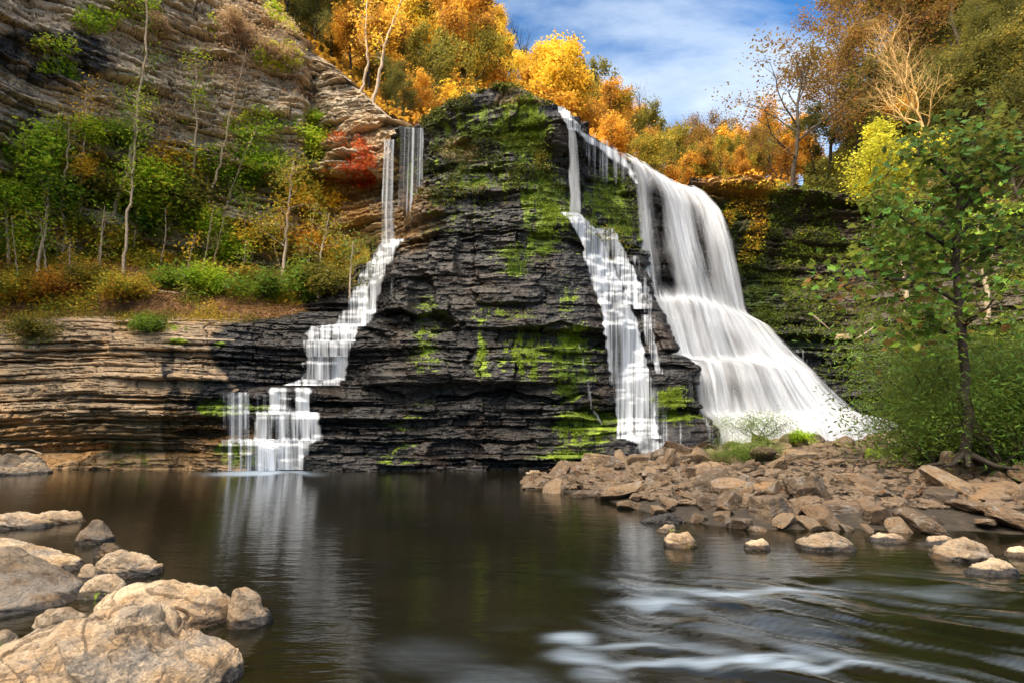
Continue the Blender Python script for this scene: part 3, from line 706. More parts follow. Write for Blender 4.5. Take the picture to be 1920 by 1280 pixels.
def sheet(name, parent, path, mat, off=0.10, dens=1.0, edge=0.12, drop=0.0, tierboost=0.0, top=0.0, fadeb=0.0, seed=0, step=1.6, hug=True):
    """path: (py, xleft, xright) from lip to foot; the sheet hugs the rock and can only fall forward"""
    path = np.array(path, float)
    n = int((path[-1, 0] - path[0, 0]) / step) + 2; w = np.max(path[:, 2] - path[:, 1]); m = max(int(w / 1.8), 6)
    py = np.linspace(path[0, 0], path[-1, 0], n)
    xl = np.interp(py, path[:, 0], path[:, 1]); xr = np.interp(py, path[:, 0], path[:, 2])
    k = np.linspace(0, 1, m)
    vert = hug
    if vert:
        x0, x1 = xl.min() - 2, xr.max() + 2; m = int((x1 - x0) / 1.8) + 2; k = np.linspace(0, 1, m)
        PX = np.broadcast_to((x0 + (x1 - x0) * k)[None], (n, m)).copy()
        xl_ = xl[:, None] + 3 * noise(py * .12, seed, 1)[:, None] * min(1, w / 40); xr_ = xr[:, None] + 3 * noise(py * .12, seed, 7)[:, None] * min(1, w / 40)
        inside = np.minimum(PX - xl_, xr_ - PX) / max(w * edge * 1.5, 6.0)
    else:
        PX = xl[:, None] * (1 - k) + xr[:, None] * k
    PY = np.broadcast_to(py[:, None], PX.shape)
    if hasattr(drop, '__len__'): PY = PY + np.interp(k, np.linspace(0, 1, len(drop)), drop)[None] * (1 - np.linspace(0, 1, n))[:, None]
    Dk = np.minimum(dlook(PX, PY), np.minimum(dlook(PX - 2, PY), dlook(PX + 2, PY)))
    bad = Dk > 1e8
    med = np.median(Dk[Dk < 1e8]) if (Dk < 1e8).any() else 22
    Dk = np.where(Dk > 1e8, med, Dk)
    Dm = np.minimum.accumulate(Dk, axis=0)
    if not hug:
        c0 = Dk[:14].min(0); c0 = blur(np.minimum(c0, np.median(c0) + .6)[None], 12, 1)[0]
        Dm = np.broadcast_to(c0[None], Dk.shape).copy()
    jump = np.clip((Dm[:-1] - Dm[1:]), 0, 1); 
    Dw = blur(blur(Dm, 2, 1), 1, 0); Dw = np.minimum(Dw, Dm + 0.02) - off
    tb = np.concatenate([jump[:1], jump], 0); tb = np.clip(blur(blur(tb, 2, 0), 1, 1) * 14, 0, 1)
    sh = (PX, PY, Dw)
    a = (PX - 960) / F; b = (640 - PY) / F; kk = Dw / (CT - b * ST)
    P = np.stack([a * kk, Dw, EYE + (ST + b * CT) * kk], -1)
    e = np.minimum(k, 1 - k)[None]; en = 0.5 + 0.5 * noise(PY * 0.03, k[None] * 6 + seed, seed)
    de = sstep(0, edge * (0.5 + en), e) if not vert else sstep(0, 1.0, inside)
    t = np.linspace(0, 1, n)[:, None]
    dens_ = dens * de * np.ones_like(PX)
    if top: dens_ *= 0.35 + 0.65 * sstep(0, top, t)
    if fadeb: dens_ *= 1 - sstep(1 - fadeb, 1, t) * 0.8
    dens_ = dens_ + tierboost * tb * de
    if hug: dens_ = dens_ * ~bad
    if hug: dens_ = dens_ * np.clip(1.0 + .42 * noise(PX * .08, seed * 2.1, PY * .012), 0, 1.15)
    keep = (dens_[:-1, :-1] + dens_[1:, 1:] + dens_[1:, :-1] + dens_[:-1, 1:]) > 1e-4
    uv = fall_uv(P) + np.array([seed * 3.3, seed * 1.7])
    me = grid_mesh(name, P, keep, {'dens': dens_}, uv)
    return link(name, me, mat, parent)

# main falls: an authored body of water on its own tiers
MF = [
 [(1158,286,25.40),(1200,304,26.4),(1235,327,27.4),(1275,348,28.5),(1305,350,29.2)],
 [(1176,300,25.10),(1212,320,26.0),(1250,342,27.0),(1292,358,28.2),(1328,362,28.9)],
 [(1180,332,25.00),(1228,352,25.8),(1268,374,26.8),(1310,386,28.0),(1358,392,28.6)],
 [(1187,440,24.75),(1243,450,25.6),(1285,460,26.5),(1328,455,27.6),(1382,450,28.2)],
 [(1196,556,24.65),(1262,556,25.4),(1310,560,26.2),(1356,574,27.2),(1406,592,28.0)],
 [(1203,566,24.25),(1265,567,24.7),(1320,572,25.3),(1376,592,26.5),(1447,612,27.4)],
 [(1216,600,24.05),(1275,604,24.4),(1330,610,25.0),(1395,625,26.1),(1477,640,27.1)],
 [(1229,664,23.95),(1293,672,24.3),(1350,672,24.9),(1420,670,25.8),(1506,668,26.8)],
 [(1280,676,23.35),(1348,676,23.7),(1408,681,24.1),(1470,688,25.1),(1534,698,26.0)],
 [(1290,710,23.15),(1358,712,23.45),(1422,716,23.8),(1490,722,24.8),(1562,732,25.7)],
 [(1296,772,23.05),(1372,776,23.3),(1445,778,23.8),(1525,774,24.6),(1614,772,25.6)],
 [(1324,794,22.55),(1405,792,22.6),(1490,784,22.9),(1575,780,23.8),(1666,786,24.7)],
 [(1329,815,22.35),(1415,812,22.4),(1510,802,22.6),(1605,796,23.4),(1706,798,24.4)],
 [(1334,850,22.15),(1425,850,22.2),(1522,840,22.4),(1620,830,23.1),(1727,815,24.1)],
]
mf = empty('waterfall', W(1450, 830, 23))
tag(mf, 'broad silky white waterfall pouring over the right shoulder of the rock, widest of all', 'waterfall')
def body(name, extra, ox, mat, seed, dl):
    S = Surf(rows_from(MF)); P, v, u = S.dense(420, 300, 26)
    s = u * 6.0
    bulge = 0.20 * fbm(s * 0.9 + 3 * seed, v * 2.0, seed, 3, 0.5) + 0.02 * noise(s * 6, v * 4, seed)
    P[..., 1] -= extra + bulge; P[..., 0] += ox
    e = np.minimum(u, 1 - u); en = 0.5 + 0.5 * noise(v * 14, u * 3, seed)
    up = 1 - sstep(0.0, 0.16, v)
    dens = np.minimum(sstep(0, 0.07, u + 0.02 * en - 0.01), sstep(0, .09, 1 - u + .03 * en - .015)) * dl
    # thinner at the left of the first drop, thick in the middle
    first = 1 - sstep(0.40, 0.47, v)
    dens = dens * (1 - first * sstep(.02, .14, v) * (0.5 * np.exp(-((u - 0.20) / 0.10) ** 2) + 0.30 * np.exp(-((u - 0.62) / 0.05) ** 2) + .12))
    dens = dens * (1 - .35 * np.exp(-((u - .62) / .10) ** 2) * np.exp(-((v - .60) / .05) ** 2) - .35 * np.exp(-((u - .25) / .06) ** 2) * np.exp(-((v - .80) / .06) ** 2))
    dens = dens * (1.02 + .55 * fbm(s * .8, v * 4, seed + 4, 3))
    for tv in (0.47, 0.66, 0.86): dens += 0.10 * np.exp(-((v - tv - .012 * noise(u * 7, tv, seed)) / 0.016) ** 2) * (.5 + .5 * noise(u * 9, tv * 5, seed + 2))
    return link(name, grid_mesh(name, P, None, {'dens': np.clip(dens, 0, 1.4)}, fall_uv(P)), mat, mf)
def fix_parent(root):
    for c in root.children: c.matrix_parent_inverse = root.matrix_world.inverted()
body('water_sheet', 0.0, 0.0, M['silk'], 2, 1.0)
body('front_sheet', 0.22, 0.05, M['casc'], 5, 0.78)
sheet('crest_trickle', mf, [(200,1038,1062),(225,1048,1085),(245,1060,1110)], M['casc'], off=.12, dens=1.05, edge=.15, tierboost=.6)
sheet('crest_trickle', mf, [(252,1078,1140),(280,1085,1175),(305,1095,1195),(400,1098,1200)], M['veil'], off=.12, dens=1.0, edge=.08, fadeb=.8, seed=3)
sheet('crest_trickle', mf, [(240,1062,1090),(262,1085,1130),(285,1120,1170),(318,1165,1196),(345,1180,1204)], M['casc'], off=.2, dens=1.15, edge=.25, tierboost=.3, seed=4)
sheet('side_rivulet', mf, [(590,1196,1222),(640,1206,1232),(700,1228,1246)], M['veil'], off=.12, dens=1.05, edge=.15)
sheet('side_rivulet', mf, [(655,1480,1520),(690,1505,1532),(720,1530,1552),(775,1556,1576)], M['veil'], off=.15, dens=.9, edge=.3)
sheet('side_rivulet', mf, [(680,1290,1306),(760,1300,1312),(800,1318,1345),(828,1322,1350)], M['veil'], off=.12, dens=.9, edge=.3)

# centre falls
cf = empty('waterfall', W(1190, 840, 20.9))
tag(cf, 'thin waterfall running down a stair of dark ledges between mossy face and widest falls', 'waterfall')
sheet('plunge', cf, [(240,1064,1080),(300,1062,1090),(415,1064,1098)], M['silk'], off=.45, dens=.95, edge=.3, top=0, fadeb=.15, hug=False)
sheet('cascade', cf, [(398,1046,1090),(420,1064,1118),(460,1086,1142),(500,1094,1156),(540,1106,1176),(600,1126,1198),(660,1132,1214),(720,1140,1228),(790,1150,1236),(822,1146,1246)], M['casc'], off=.09, dens=1.12, edge=.07, tierboost=.3, seed=2)
sheet('cascade', cf, [(428,1112,1156),(480,1132,1182),(540,1164,1208),(580,1180,1222)], M['casc'], off=.09, dens=1.0, edge=.12, tierboost=.35, seed=3)
sheet('cascade', cf, [(815,1150,1225),(832,1180,1258),(856,1190,1250)], M['casc'], off=.1, dens=1.15, edge=.2, tierboost=.35, seed=4)
sheet('side_rivulet', cf, [(565,1070,1078),(640,1078,1092),(720,1092,1112),(765,1100,1120),(805,1128,1146)], M['veil'], off=.1, dens=.9, edge=.4, seed=5)
sheet('side_rivulet', cf, [(480,1176,1210),(560,1196,1232),(620,1206,1236)], M['casc'], off=.1, dens=.85, edge=.3, seed=51)
sheet('side_rivulet', cf, [(700,1280,1304),(760,1290,1306)], M['veil'], off=.1, dens=1.0, edge=.3, seed=52)
sheet('side_rivulet', cf, [(780,1262,1285),(835,1262,1290)], M['veil'], off=.1, dens=.7, edge=.4, seed=6)
sheet('side_rivulet', cf, [(560,1110,1230),(690,1130,1270),(760,1150,1300),(840,1165,1310)], M['veil'], off=.06, dens=.95, edge=.4, seed=8)
sheet('side_rivulet', cf, [(188,1004,1034),(240,1006,1038)], M['veil'], off=.12, dens=.6, edge=.2, seed=9)

# left falls
lf = empty('waterfall', W(530, 878, 20.3))
tag(lf, 'narrow waterfall left of the rock, fine strands then a winding cascade into the pool', 'waterfall')
sheet('plunge', lf, [(262,718,745),(300,716,744),(400,712,742),(465,712,745)], M['veil'], off=.22, dens=1.35, edge=.2, seed=11, hug=False)
sheet('plunge', lf, [(240,745,798),(340,742,796),(430,740,792)], M['veil'], off=.22, dens=1.12, edge=.1, fadeb=.25, seed=12, hug=False)
sheet('cascade', lf, [(448,708,768),(475,692,746),(510,668,734),(545,650,724),(580,636,714),(600,622,706),(612,612,696)], M['casc'], off=.12, dens=1.1, edge=.14, tierboost=.3, seed=13)
sheet('cascade', lf, [(606,640,688),(612,575,680),(618,568,676),(640,566,672)], M['casc'], off=.12, dens=1.0, edge=.08, tierboost=.35, seed=14)
sheet('cascade', lf, [(638,562,670),(668,562,664)], M['casc'], off=.13, dens=1.02, edge=.08, tierboost=.35, seed=24)
sheet('cascade', lf, [(666,560,660),(712,558,654)], M['casc'], off=.14, dens=1.0, edge=.08, tierboost=.35, seed=34)
sheet('cascade', lf, [(710,556,654),(722,520,650)], M['casc'], off=.2, dens=1.15, edge=.1, tierboost=.35, seed=36)
sheet('cascade', lf, [(726,500,588),(776,494,590)], M['casc'], off=.16, dens=.92, edge=.08, tierboost=.35, seed=15)
sheet('cascade', lf, [(772,470,608),(826,462,612)], M['casc'], off=.15, dens=1.0, edge=.08, tierboost=.35, seed=25)
sheet('cascade', lf, [(824,466,608),(836,476,590),(880,480,582)], M['casc'], off=.15, dens=1.08, edge=.1, tierboost=.35, seed=35)
sheet('side_rivulet', lf, [(735,408,470),(830,412,468)], M['veil'], off=.14, dens=1.12, edge=.15, seed=16)
sheet('side_rivulet', lf, [(822,388,580),(850,384,576),(882,380,570)], M['veil'], off=.16, dens=1.05, edge=.2, tierboost=.6, seed=17)
sheet('side_rivulet', lf, [(738,398,600),(826,400,612)], M['veil'], off=.12, dens=.72, edge=.1, tierboost=.35, seed=41)
sheet('side_rivulet', lf, [(470,735,760),(540,722,745),(600,708,724)], M['veil'], off=.12, dens=.7, edge=.3, seed=42)
sheet('side_rivulet', lf, [(645,520,545),(700,518,545)], M['veil'], off=.12, dens=.5, edge=.3, seed=18)
bpy.context.view_layer.update()
for r_ in (mf, cf, lf): fix_parent(r_)
# ------------------------------------------------------------------ loose rocks
def ico(sub):
    bm = bmesh.new(); bmesh.ops.create_icosphere(bm, subdivisions=sub, radius=1)
    V = np.array([v.co[:] for v in bm.verts]); Fc = np.array([[v.index for v in f.verts] for f in bm.faces]); bm.free()
    return V, Fc
ICO = {k: ico(k) for k in (2, 5, 6)}
def rock_shape(seed, sub=6, sc=(1, 0.8, 0.5), K=11, soft=30.0, rough=0.05):
    rg = np.random.RandomState(seed); V, Fc = ICO[sub]
    n = rg.normal(size=(K, 3)); n[:, 2] *= 0.8; n /= np.linalg.norm(n, axis=1, keepdims=True)
    n = np.concatenate([n, [[0.1, 0.05, 1], [0, 0, -1.0]]]); n /= np.linalg.norm(n, axis=1, keepdims=True)
    d = 0.62 + 0.38 * rg.rand(len(n))
    q = np.maximum(V @ n.T / d, 1e-4)
    inv = (q ** soft).sum(1) ** (1 / soft); r = np.minimum(1 / inv, 1.35)
    P = V * r[:, None] * np.array(sc)
    a, b, c = P[:, 0] * 1.5 + seed, P[:, 1] * 1.5, P[:, 2] * 3
    k = 1 + rough * 2.4 * fbm(a, b, c, 5, 0.6) + rough * 0.25 * noise(a * 0.7, b * 0.7, P[:, 2] * 14) + rough * .9 * fbm(a * 6, b * 6, c * 6, 3, .6)
    return P * k[:, None], Fc
def rock_mesh(name, seed, mat, wetz=None, **kw):
    P, Fc = rock_shape(seed, **kw); z = np.zeros(len(P))
    w = np.full(len(P), 0.12 + 0.2 * np.random.RandomState(seed).rand()) if wetz is None else wetz
    return raw_mesh(name, P, Fc, 3, True, {'wet': w, 'moss': z + 0.12, 'ochre': z})

def hero(name, out, D, df, db, label, group=None, mat='boulder', q=0.5, amp=1.0, wet=0.0, mossy=0.0, nu=None, cat='rock', bottom=-0.16):
    """a boulder with the given skyline (left to right) at distance D, reaching df nearer and db farther"""
    out = [(out[0][0] - 5, 800 + (EYE - bottom) * F / D)] + list(out) + [(out[-1][0] + 5, 800 + (EYE - bottom) * F / D)] if bottom < 0 else out
    o = np.array(out, float); R = np.array([W(a, b, D) for a, b in o])
    wpx = (o[-1, 0] - o[0, 0]) * 1024 / 1920
    nu = nu or int(np.clip(wpx * 2.0, 60, 640)); nv = int(nu * 0.8)
    u = np.linspace(0, 1, nu); cum = np.concatenate([[0], np.cumsum(np.diff(R[:, 0]))]); cum /= cum[-1]
    x = np.interp(u, cum, R[:, 0]); h = np.interp(u, cum, R[:, 2])
    for _ in range(2): h[1:-1] = h[1:-1] * .5 + (h[:-2] + h[2:]) * .25
    wd = np.clip(1 - np.abs(2 * u - 1) ** 3.0, 0.0, 1) ** 0.6
    v = np.linspace(-1, 1, nv); sn = np.sin(v * pi / 2); cs = np.cos(v * pi / 2) ** q
    yy = np.where(sn < 0, df, db)[:, None] * sn[:, None] * (0.0 + 1.0 * wd[None])
    Z = bottom + (h[None] - bottom) * cs[:, None]
    cx = x.mean(); X = cx + (x[None] - cx) * (0.82 + 0.18 * cs[:, None] + 0 * yy)
    X = np.broadcast_to(x[None], Z.shape) * 1.0
    P = np.stack([X, D + yy, Z], -1)
    size = (x[-1] - x[0])
    # grain: weathered beds dipping across the rock, pits and cracks
    g = 1 / max(size, 0.2) ** 0.5
    a, b, c = P[..., 0], P[..., 1], P[..., 2]
    bed = c + 0.25 * a + 0.10 * b + 0.05 * noise(a * 2, b * 2, 3)
    n1 = fbm(a * 2.2 * g, b * 2.2 * g, c * 2.2 * g + 7, 5, 0.55)
    cr = 1 - np.abs(noise(a * 3.1 + noise(a*6, b*6, c*6) * .4, b * 3.1, bed * 9)) * 6; cr = np.clip(cr, 0, 1) * sstep(-.1, .5, noise(a * 1.3, b * 1.3, bed * 2 + 5))
    beds = noise(a * .8, b * .8, bed * 16)
    st = np.round(bed * 14 + 0.6 * noise(a*1.5, b*1.5, 5)) ; sj = hsh(st, 3) - .5
    N_ = np.stack([np.gradient(Z, axis=1) * 0, sn[:, None] * np.ones_like(Z), cs[:, None] * np.ones_like(Z)], -1)
    rid = 1 - 2 * np.abs(fbm(a * 3.0, b * 3.0, bed * 6 + 2, 4, .6))
    disp = amp * (-.055 * min(size, 1) + 0.045 * n1 * size ** .6 - 0.045 * cr + 0.020 * beds + 0.042 * sj * min(1, size) + 0.035 * rid * min(1, size) ** .5 + 0.020 * fbm(a * 11, b * 11, c * 16, 4, .6))
    P = P + N_ * disp[..., None]
    ctr = np.array([x.mean(), D, 0.0])
    waterline = (1 - sstep(0.03, 0.09, P[..., 2] + 0.015 * noise(a * 8, b * 8, 1))) * 0.9
    me = grid_mesh(name, P - ctr, None, {'wet': np.maximum(waterline, wet), 'moss': mossy * .55 + 0.12 * waterline, 'ochre': 0.5 * np.clip(n1, 0, 1)})
    ob = link(name, me, M[mat]); ob.location = ctr
    return tag(ob, label, cat, group)

gA = 'pale boulders along the near left bank'
hero('boulder', [(-170,1300),(-60,1228),(0,1212),(100,1172),(200,1136),(285,1128),(345,1166),(385,1184),(430,1197),(452,1235),(464,1262)], 3.75, .85, .35, 'huge cracked tan boulder filling the bottom left corner, nearest of all', gA, amp=1.1)
hero('boulder', [(-220,1050),(-90,1018),(0,1026),(60,1054),(110,1078),(150,1103),(184,1128)], 5.4, .8, .5, 'smooth rounded pale boulder cut by the left edge above the huge cracked one', gA, amp=.7, q=.75)
hero('boulder', [(-260,1000),(-80,1002),(0,1008),(60,1022),(100,1038),(140,1046),(168,1072)], 6.4, .62, .4, 'long low pale slab behind the smooth rounded boulder at the left edge', gA, amp=.7)
hero('boulder', [(190,1142),(205,1112),(240,1090),(300,1083),(340,1089),(395,1096),(420,1116),(448,1140),(454,1152)], 4.85, .42, .3, 'wide rough pinkish tan boulder behind the huge cracked one', gA)
hero('boulder', [(176,1062),(200,1040),(222,1025),(245,1026),(270,1035),(296,1050),(302,1062)], 6.2, .26, .2, 'pointed two-ridged rock standing in the pool between the slab and open water', gA)
hero('boulder', [(433,1122),(440,1101),(458,1099),(475,1108),(490,1130),(508,1150)], 4.7, .17, .14, 'small dark brown upright rock right of the wide pinkish boulder', gA, wet=.35)
hero('boulder', [(149,1006),(163,990),(178,972),(190,979),(203,998),(207,1009)], 7.85, .2, .2, 'small pale cone-shaped rock alone in the still water', gA)
hero('boulder', [(-40,978),(0,961),(35,957),(65,963),(94,978)], 9.0, .3, .3, 'low mossy-edged rock at the left edge of the pool', gA, mossy=.25)
hero('boulder', [(58,972),(85,956),(110,952),(140,957),(160,972)], 9.5, .28, .25, 'low mossy-edged rock just behind the one at the left edge', gA, mossy=.25)
hero('boulder', [(66,1153),(90,1141),(130,1140),(160,1154)], 4.5, .12, .1, 'small wet grey rock lying between the smooth and the huge boulder', gA, wet=.45)
hero('boulder', [(152,1094),(180,1077),(210,1074),(234,1092)], 5.4, .14, .1, 'small mossy yellowish rock behind the wide pinkish boulder', gA, mossy=.35)
hero('boulder', [(150,1068),(158,1056),(170,1054),(180,1066)], 5.9, .06, .06, 'fist-sized pinkish round stone at the end of the long slab', gA, amp=.5)
hero('boulder', [(-20,1200),(0,1182),(14,1184),(30,1206)], 4.1, .12, .1, 'small dark mossy rock at the left edge beside the huge boulder', gA, wet=.5, mossy=.5)
hero('boulder', [(182,1022),(195,1015),(212,1017),(226,1024)], 7.0, .09, .06, 'flat black wet stone barely above water by the cone-shaped rock', gA, wet=.9)
gB = 'rocks standing in the shallows off the gravel bar'
hero('rock', [(1246,1006),(1262,997),(1290,996),(1303,1008)], 7.6, .16, .14, 'flat mossy stone in the shallows, leftmost of the bigger ones', gB, mossy=.3, wet=.3)
hero('rock', [(1232,990),(1244,982),(1262,981),(1270,990)], 8.6, .12, .1, 'tiny dark stone in the shallows behind the flat mossy one', gB, wet=.5, mossy=.3)
hero('rock', [(1396,1021),(1410,1010),(1430,1008),(1442,1020)], 7.4, .1, .1, 'small pale stone in the shallows in front of the dark block', gB)
hero('rock', [(1494,1008),(1520,992),(1560,993),(1585,1005),(1600,1019)], 7.5, .3, .2, 'broad flat pale rock in the shallows, the widest there', gB)
hero('rock', [(1630,1008),(1650,996),(1680,996),(1700,1008)], 7.9, .16, .14, 'low wet dark rock in the shallows right of the broad flat one', gB, wet=.35)
hero('rock', [(1720,1016),(1745,1001),(1775,1000),(1792,1012)], 7.7, .16, .14, 'dark flat rock touching the back of the pale pointed one', gB, wet=.3)
hero('rock', [(1745,1040),(1775,1014),(1810,1003),(1835,1013),(1858,1038)], 6.9, .26, .22, 'pale pointed rock, tallest of those in the shallows', gB)
hero('rock', [(1810,1064),(1835,1050),(1870,1046),(1895,1054),(1912,1066)], 6.2, .16, .12, 'low pale rock nearest the rapids', gB)
hero('rock', [(1884,1036),(1900,1024),(1930,1022),(1960,1036)], 7.0, .16, .12, 'rock cut by the right edge in the shallows', gB)
hero('rock', [(1198,970),(1220,960),(1255,958),(1284,970)], 9.4, .16, .12, 'thin dark leaf-strewn slab at the water edge left of the shallows', gB, wet=.7)
hero('rock', [(984,887),(994,880),(1008,879),(1017,886)], 18.4, .2, .16, 'lone little stone off the tip of the gravel bar', None, mossy=.3, bottom=-.3)
gC = 'broken rocks heaped on the gravel bar'
def block(px, py, D, dims, rz, tilt, seed, label, wet=.2, mossy=.1, K=3, mat='rubble', group=gC):
    P, Fc = rock_shape(seed, sc=(1, 1, 1), K=K, soft=40, rough=.035)
    n = np.array([[1,.1,.05],[-1,-.05,.1],[.1,1,0],[-.1,-1,.1],[0,.1,1],[0,0,-1],[.6,-.6,.5]]); n = n / np.linalg.norm(n, axis=1, keepdims=True)
    V = ICO[6][0]; q = np.maximum(V @ n.T / np.array([.8,.8,.8,.8,.8,.8,.95]), 1e-4); r = 1 / (q ** 26).sum(1) ** (1 / 26)
    a, b, c = (V * 1.7 + seed).T
    r = r * (1 + .10 * fbm(a, b, c * 1.5, 5, .6) + .03 * fbm(a * 6, b * 6, c * 8, 3, .6))
    P = V * r[:, None] * np.array(dims) / .8 * (.78 if group is gC else 1)
    z = np.zeros(len(P))
    o = link('rock', raw_mesh('rock', P, Fc, 3, True, {'wet': z + wet, 'moss': z + mossy, 'ochre': z}), M[mat])
    o.location = tuple(W(px, py, D)); o.rotation_euler = (tilt[0], tilt[1], rz); return tag(o, label, 'rock', group)
block(1446, 953, 9.3, (.29, .26, .24), .35, (.05, -.05), 3, 'upright dark blocky rock at the front of the gravel bar', .45)
block(1683, 862, 14.3, (.66, .5, .34), .2, (.03, .08), 5, 'big square mossy dark slab lying on the gravel bar', .5, .5)
block(1860, 925, 10.4, (.62, .4, .22), .1, (.0, -.06), 6, 'long tan boulder at the right edge of the gravel bar', .15)
block(1450, 915, 10.8, (.5, .36, .2), .6, (.1, .08), 8, 'broad flat-topped tan rock behind the upright dark block', .15)
block(1560, 955, 9.6, (.44, .3, .13), .2, (.06, .05), 9, 'flat tan slab right of the upright dark block', .2)
block(1240, 905, 12.6, (.45, .34, .22), 1.2, (.2, .1), 10, 'large tilted tan block near the tip of the gravel bar', .15)
block(1325, 893, 13.2, (.5, .36, .3), .4, (.2, -.25), 11, 'large leaning brown block left of the low bushes', .2)
block(1130, 868, 16.0, (.55, .45, .3), .3, (.1, .1), 12, 'tan block highest at the left end of the gravel bar', .12)
block(1610, 905, 11.4, (.5, .36, .22), 1.9, (.15, .1), 13, 'brown slanted block in front of the square mossy slab', .2)
block(1765, 935, 10.0, (.36, .3, .2), .9, (.1, -.15), 14, 'dark brown block left of the long tan boulder', .4)
hero('rock', [(1590,836),(1640,812),(1700,800),(1745,803),(1775,830)], 19.0, .9, .6, 'long tan slab at the back of the gravel bar, moss on its top', gC, mat='rubble', amp=.8, mossy=.25, bottom=.5)
hero('rock', [(1705,812),(1722,788),(1745,784),(1755,800)], 23.0, .6, .5, 'pale boulder behind the gravel bar beside the tree trunk', gC, amp=.6, bottom=.5)
hero('rock', [(1800,930),(1840,908),(1890,902),(1925,918),(1940,940)], 10.2, .4, .35, 'long rounded tan boulder at the right edge of the gravel bar', gC, mat='rubble', amp=.7, bottom=.1)
hero('rock', [(1385,935),(1410,905),(1450,895),(1500,912),(1515,936)], 10.6, .35, .3, 'broad flat-topped tan rock behind the upright dark block', gC, mat='rubble', q=.4, amp=.8, bottom=.1)
gD = 'rocks piled at the foot of the ledge'
hero('rock', [(-60,880),(-20,862),(20,848),(44,860),(56,880)], 19.6, .5, .4, 'pale flat-faced rock in the pile at the left foot of the ledge', gD, bottom=-.3)
hero('rock', [(28,880),(50,862),(80,866),(96,880)], 19.3, .4, .3, 'tilted tan slab at the right end of the pile below the ledge', gD, bottom=-.3)
hero('rock', [(-40,890),(0,872),(30,874),(60,886)], 18.6, .4, .3, 'low front rock of the pile below the ledge', gD, bottom=-.3)
hero('rock', [(20,862),(48,846),(70,850),(84,864)], 20.0, .4, .3, 'dark upper rock of the pile below the ledge', gD, wet=.4, bottom=-.3)
hero('rock', [(1558,634),(1563,627),(1588,626),(1593,634)], 31.6, .5, .4, 'lone pale square block on the mossy shelf right of the main falls', None, q=.3, amp=.4, bottom=W(1570, 637, 31.6)[2])

protos = [rock_mesh('rock', 100 + i, M['rubble'], sc=s, K=10 + i % 4, rough=.06, soft=34) for i, s in enumerate(
    [(1,.8,.55),(1,.7,.38),(1,.9,.62),(1,.6,.48),(1,.85,.3),(1,.75,.7),(.9,.9,.5),(1,.65,.42),(1,.8,.34),(1,.7,.55),(1,.9,.45),(.8,.7,.6)])]
for m_ in protos: m_.materials.append(M['rubble'])
rg = np.random.RandomState(5)
placed = []
def zone(px, py):
    if py > 945: return 'brown rock along the water edge of the gravel bar', 'rocks along the water edge'
    if px < 1260: return 'tan broken rock heaped near the left tip of the gravel bar', 'rocks heaped at the tip of the gravel bar'
    if px > 1640: return 'shaded brown rock strewn round the young tree on the gravel bar', 'rocks strewn round the young tree'
    if py > 880: return 'brown angular rock packed in the middle of the gravel bar', 'rocks packed in the middle of the gravel bar'
    return 'tan rock on the back of the gravel bar before the falls', 'rocks along the back of the gravel bar'
tries = 0
big_phase = True
placed = [(-99, -99, 0)]
for o_ in [o for o in bpy.data.objects if o.name.startswith('rock') and o.get('group') == gC]: placed.append((o_.location.x, o_.location.y, .4))
while len(placed) < 290 and tries < 60000:
    tries += 1
    v = 0.045 + 0.785 * rg.rand() ** 1.5; u = rg.rand() ** 0.9 * 0.86
    p = S_spit.at(np.array([v]), np.array([u]))[0]
    px, py = proj(p)
    if px < 995 or px > 1990: continue
    r = (0.13 + 0.18 * rg.rand() ** 1.6) * (1.0 if len(placed) < 170 else 0.66) * (0.72 + 0.035 * p[1])
    if px < 1150: r *= .85
    if any((p[0] - a[0]) ** 2 + (p[1] - a[1]) ** 2 < (0.60 * (r + a[2])) ** 2 for a in placed): continue
    
    placed.append((p[0], p[1], r))
    me = protos[rg.randint(len(protos))]
    ob = link('rock', me, None)
    ob.location = (p[0], p[1], p[2] + r * 0.34)
    ob.rotation_euler = (rg.normal() * .4, rg.normal() * .4, rg.rand() * 6.3)
    s = r * np.array([1.1 + .3 * rg.rand(), .95 + .2 * rg.rand(), .85 + .8 * rg.rand()]); ob.scale = tuple(s)
    lb, g = zone(px, py); tag(ob, lb, 'rock', g)
print('rocks', len(placed), tries)
# pebbles and chips between them: uncountable
V0, F0_ = ICO[2]
n = 7000
vv = 0.10 + 0.7 * rg.rand(n) ** 1.5; uu = rg.rand(n) * 0.9
C = S_spit.at(vv, uu); px, py = proj(C)
sz = (0.02 + 0.11 * rg.rand(n) ** 2.2) * (0.6 + 0.05 * C[:, 1])
ang = rg.rand(n) * 6.3; ca, sa = np.cos(ang), np.sin(ang)
VV = V0[None] * (1 + 0.3 * rg.normal(size=(n, len(V0), 1)) * .5) * np.stack([np.ones(n), .5 + .4 * rg.rand(n), .35 + .3 * rg.rand(n)], -1)[:, None]
VV = np.stack([VV[..., 0] * ca[:, None] - VV[..., 1] * sa[:, None], VV[..., 0] * sa[:, None] + VV[..., 1] * ca[:, None], VV[..., 2]], -1)
VV = VV * sz[:, None, None] + C[:, None] + np.array([0, 0, .03])
FF = (F0_[None] + (np.arange(n) * len(V0))[:, None, None]).reshape(-1, 3)
z_ = np.zeros(n * len(V0))
o = link('pebbles', raw_mesh('pebbles', VV.reshape(-1, 3), FF, 3, False, {'wet': z_ + .15, 'moss': z_, 'ochre': z_}), M['chips']); o['kind'] = 'stuff'

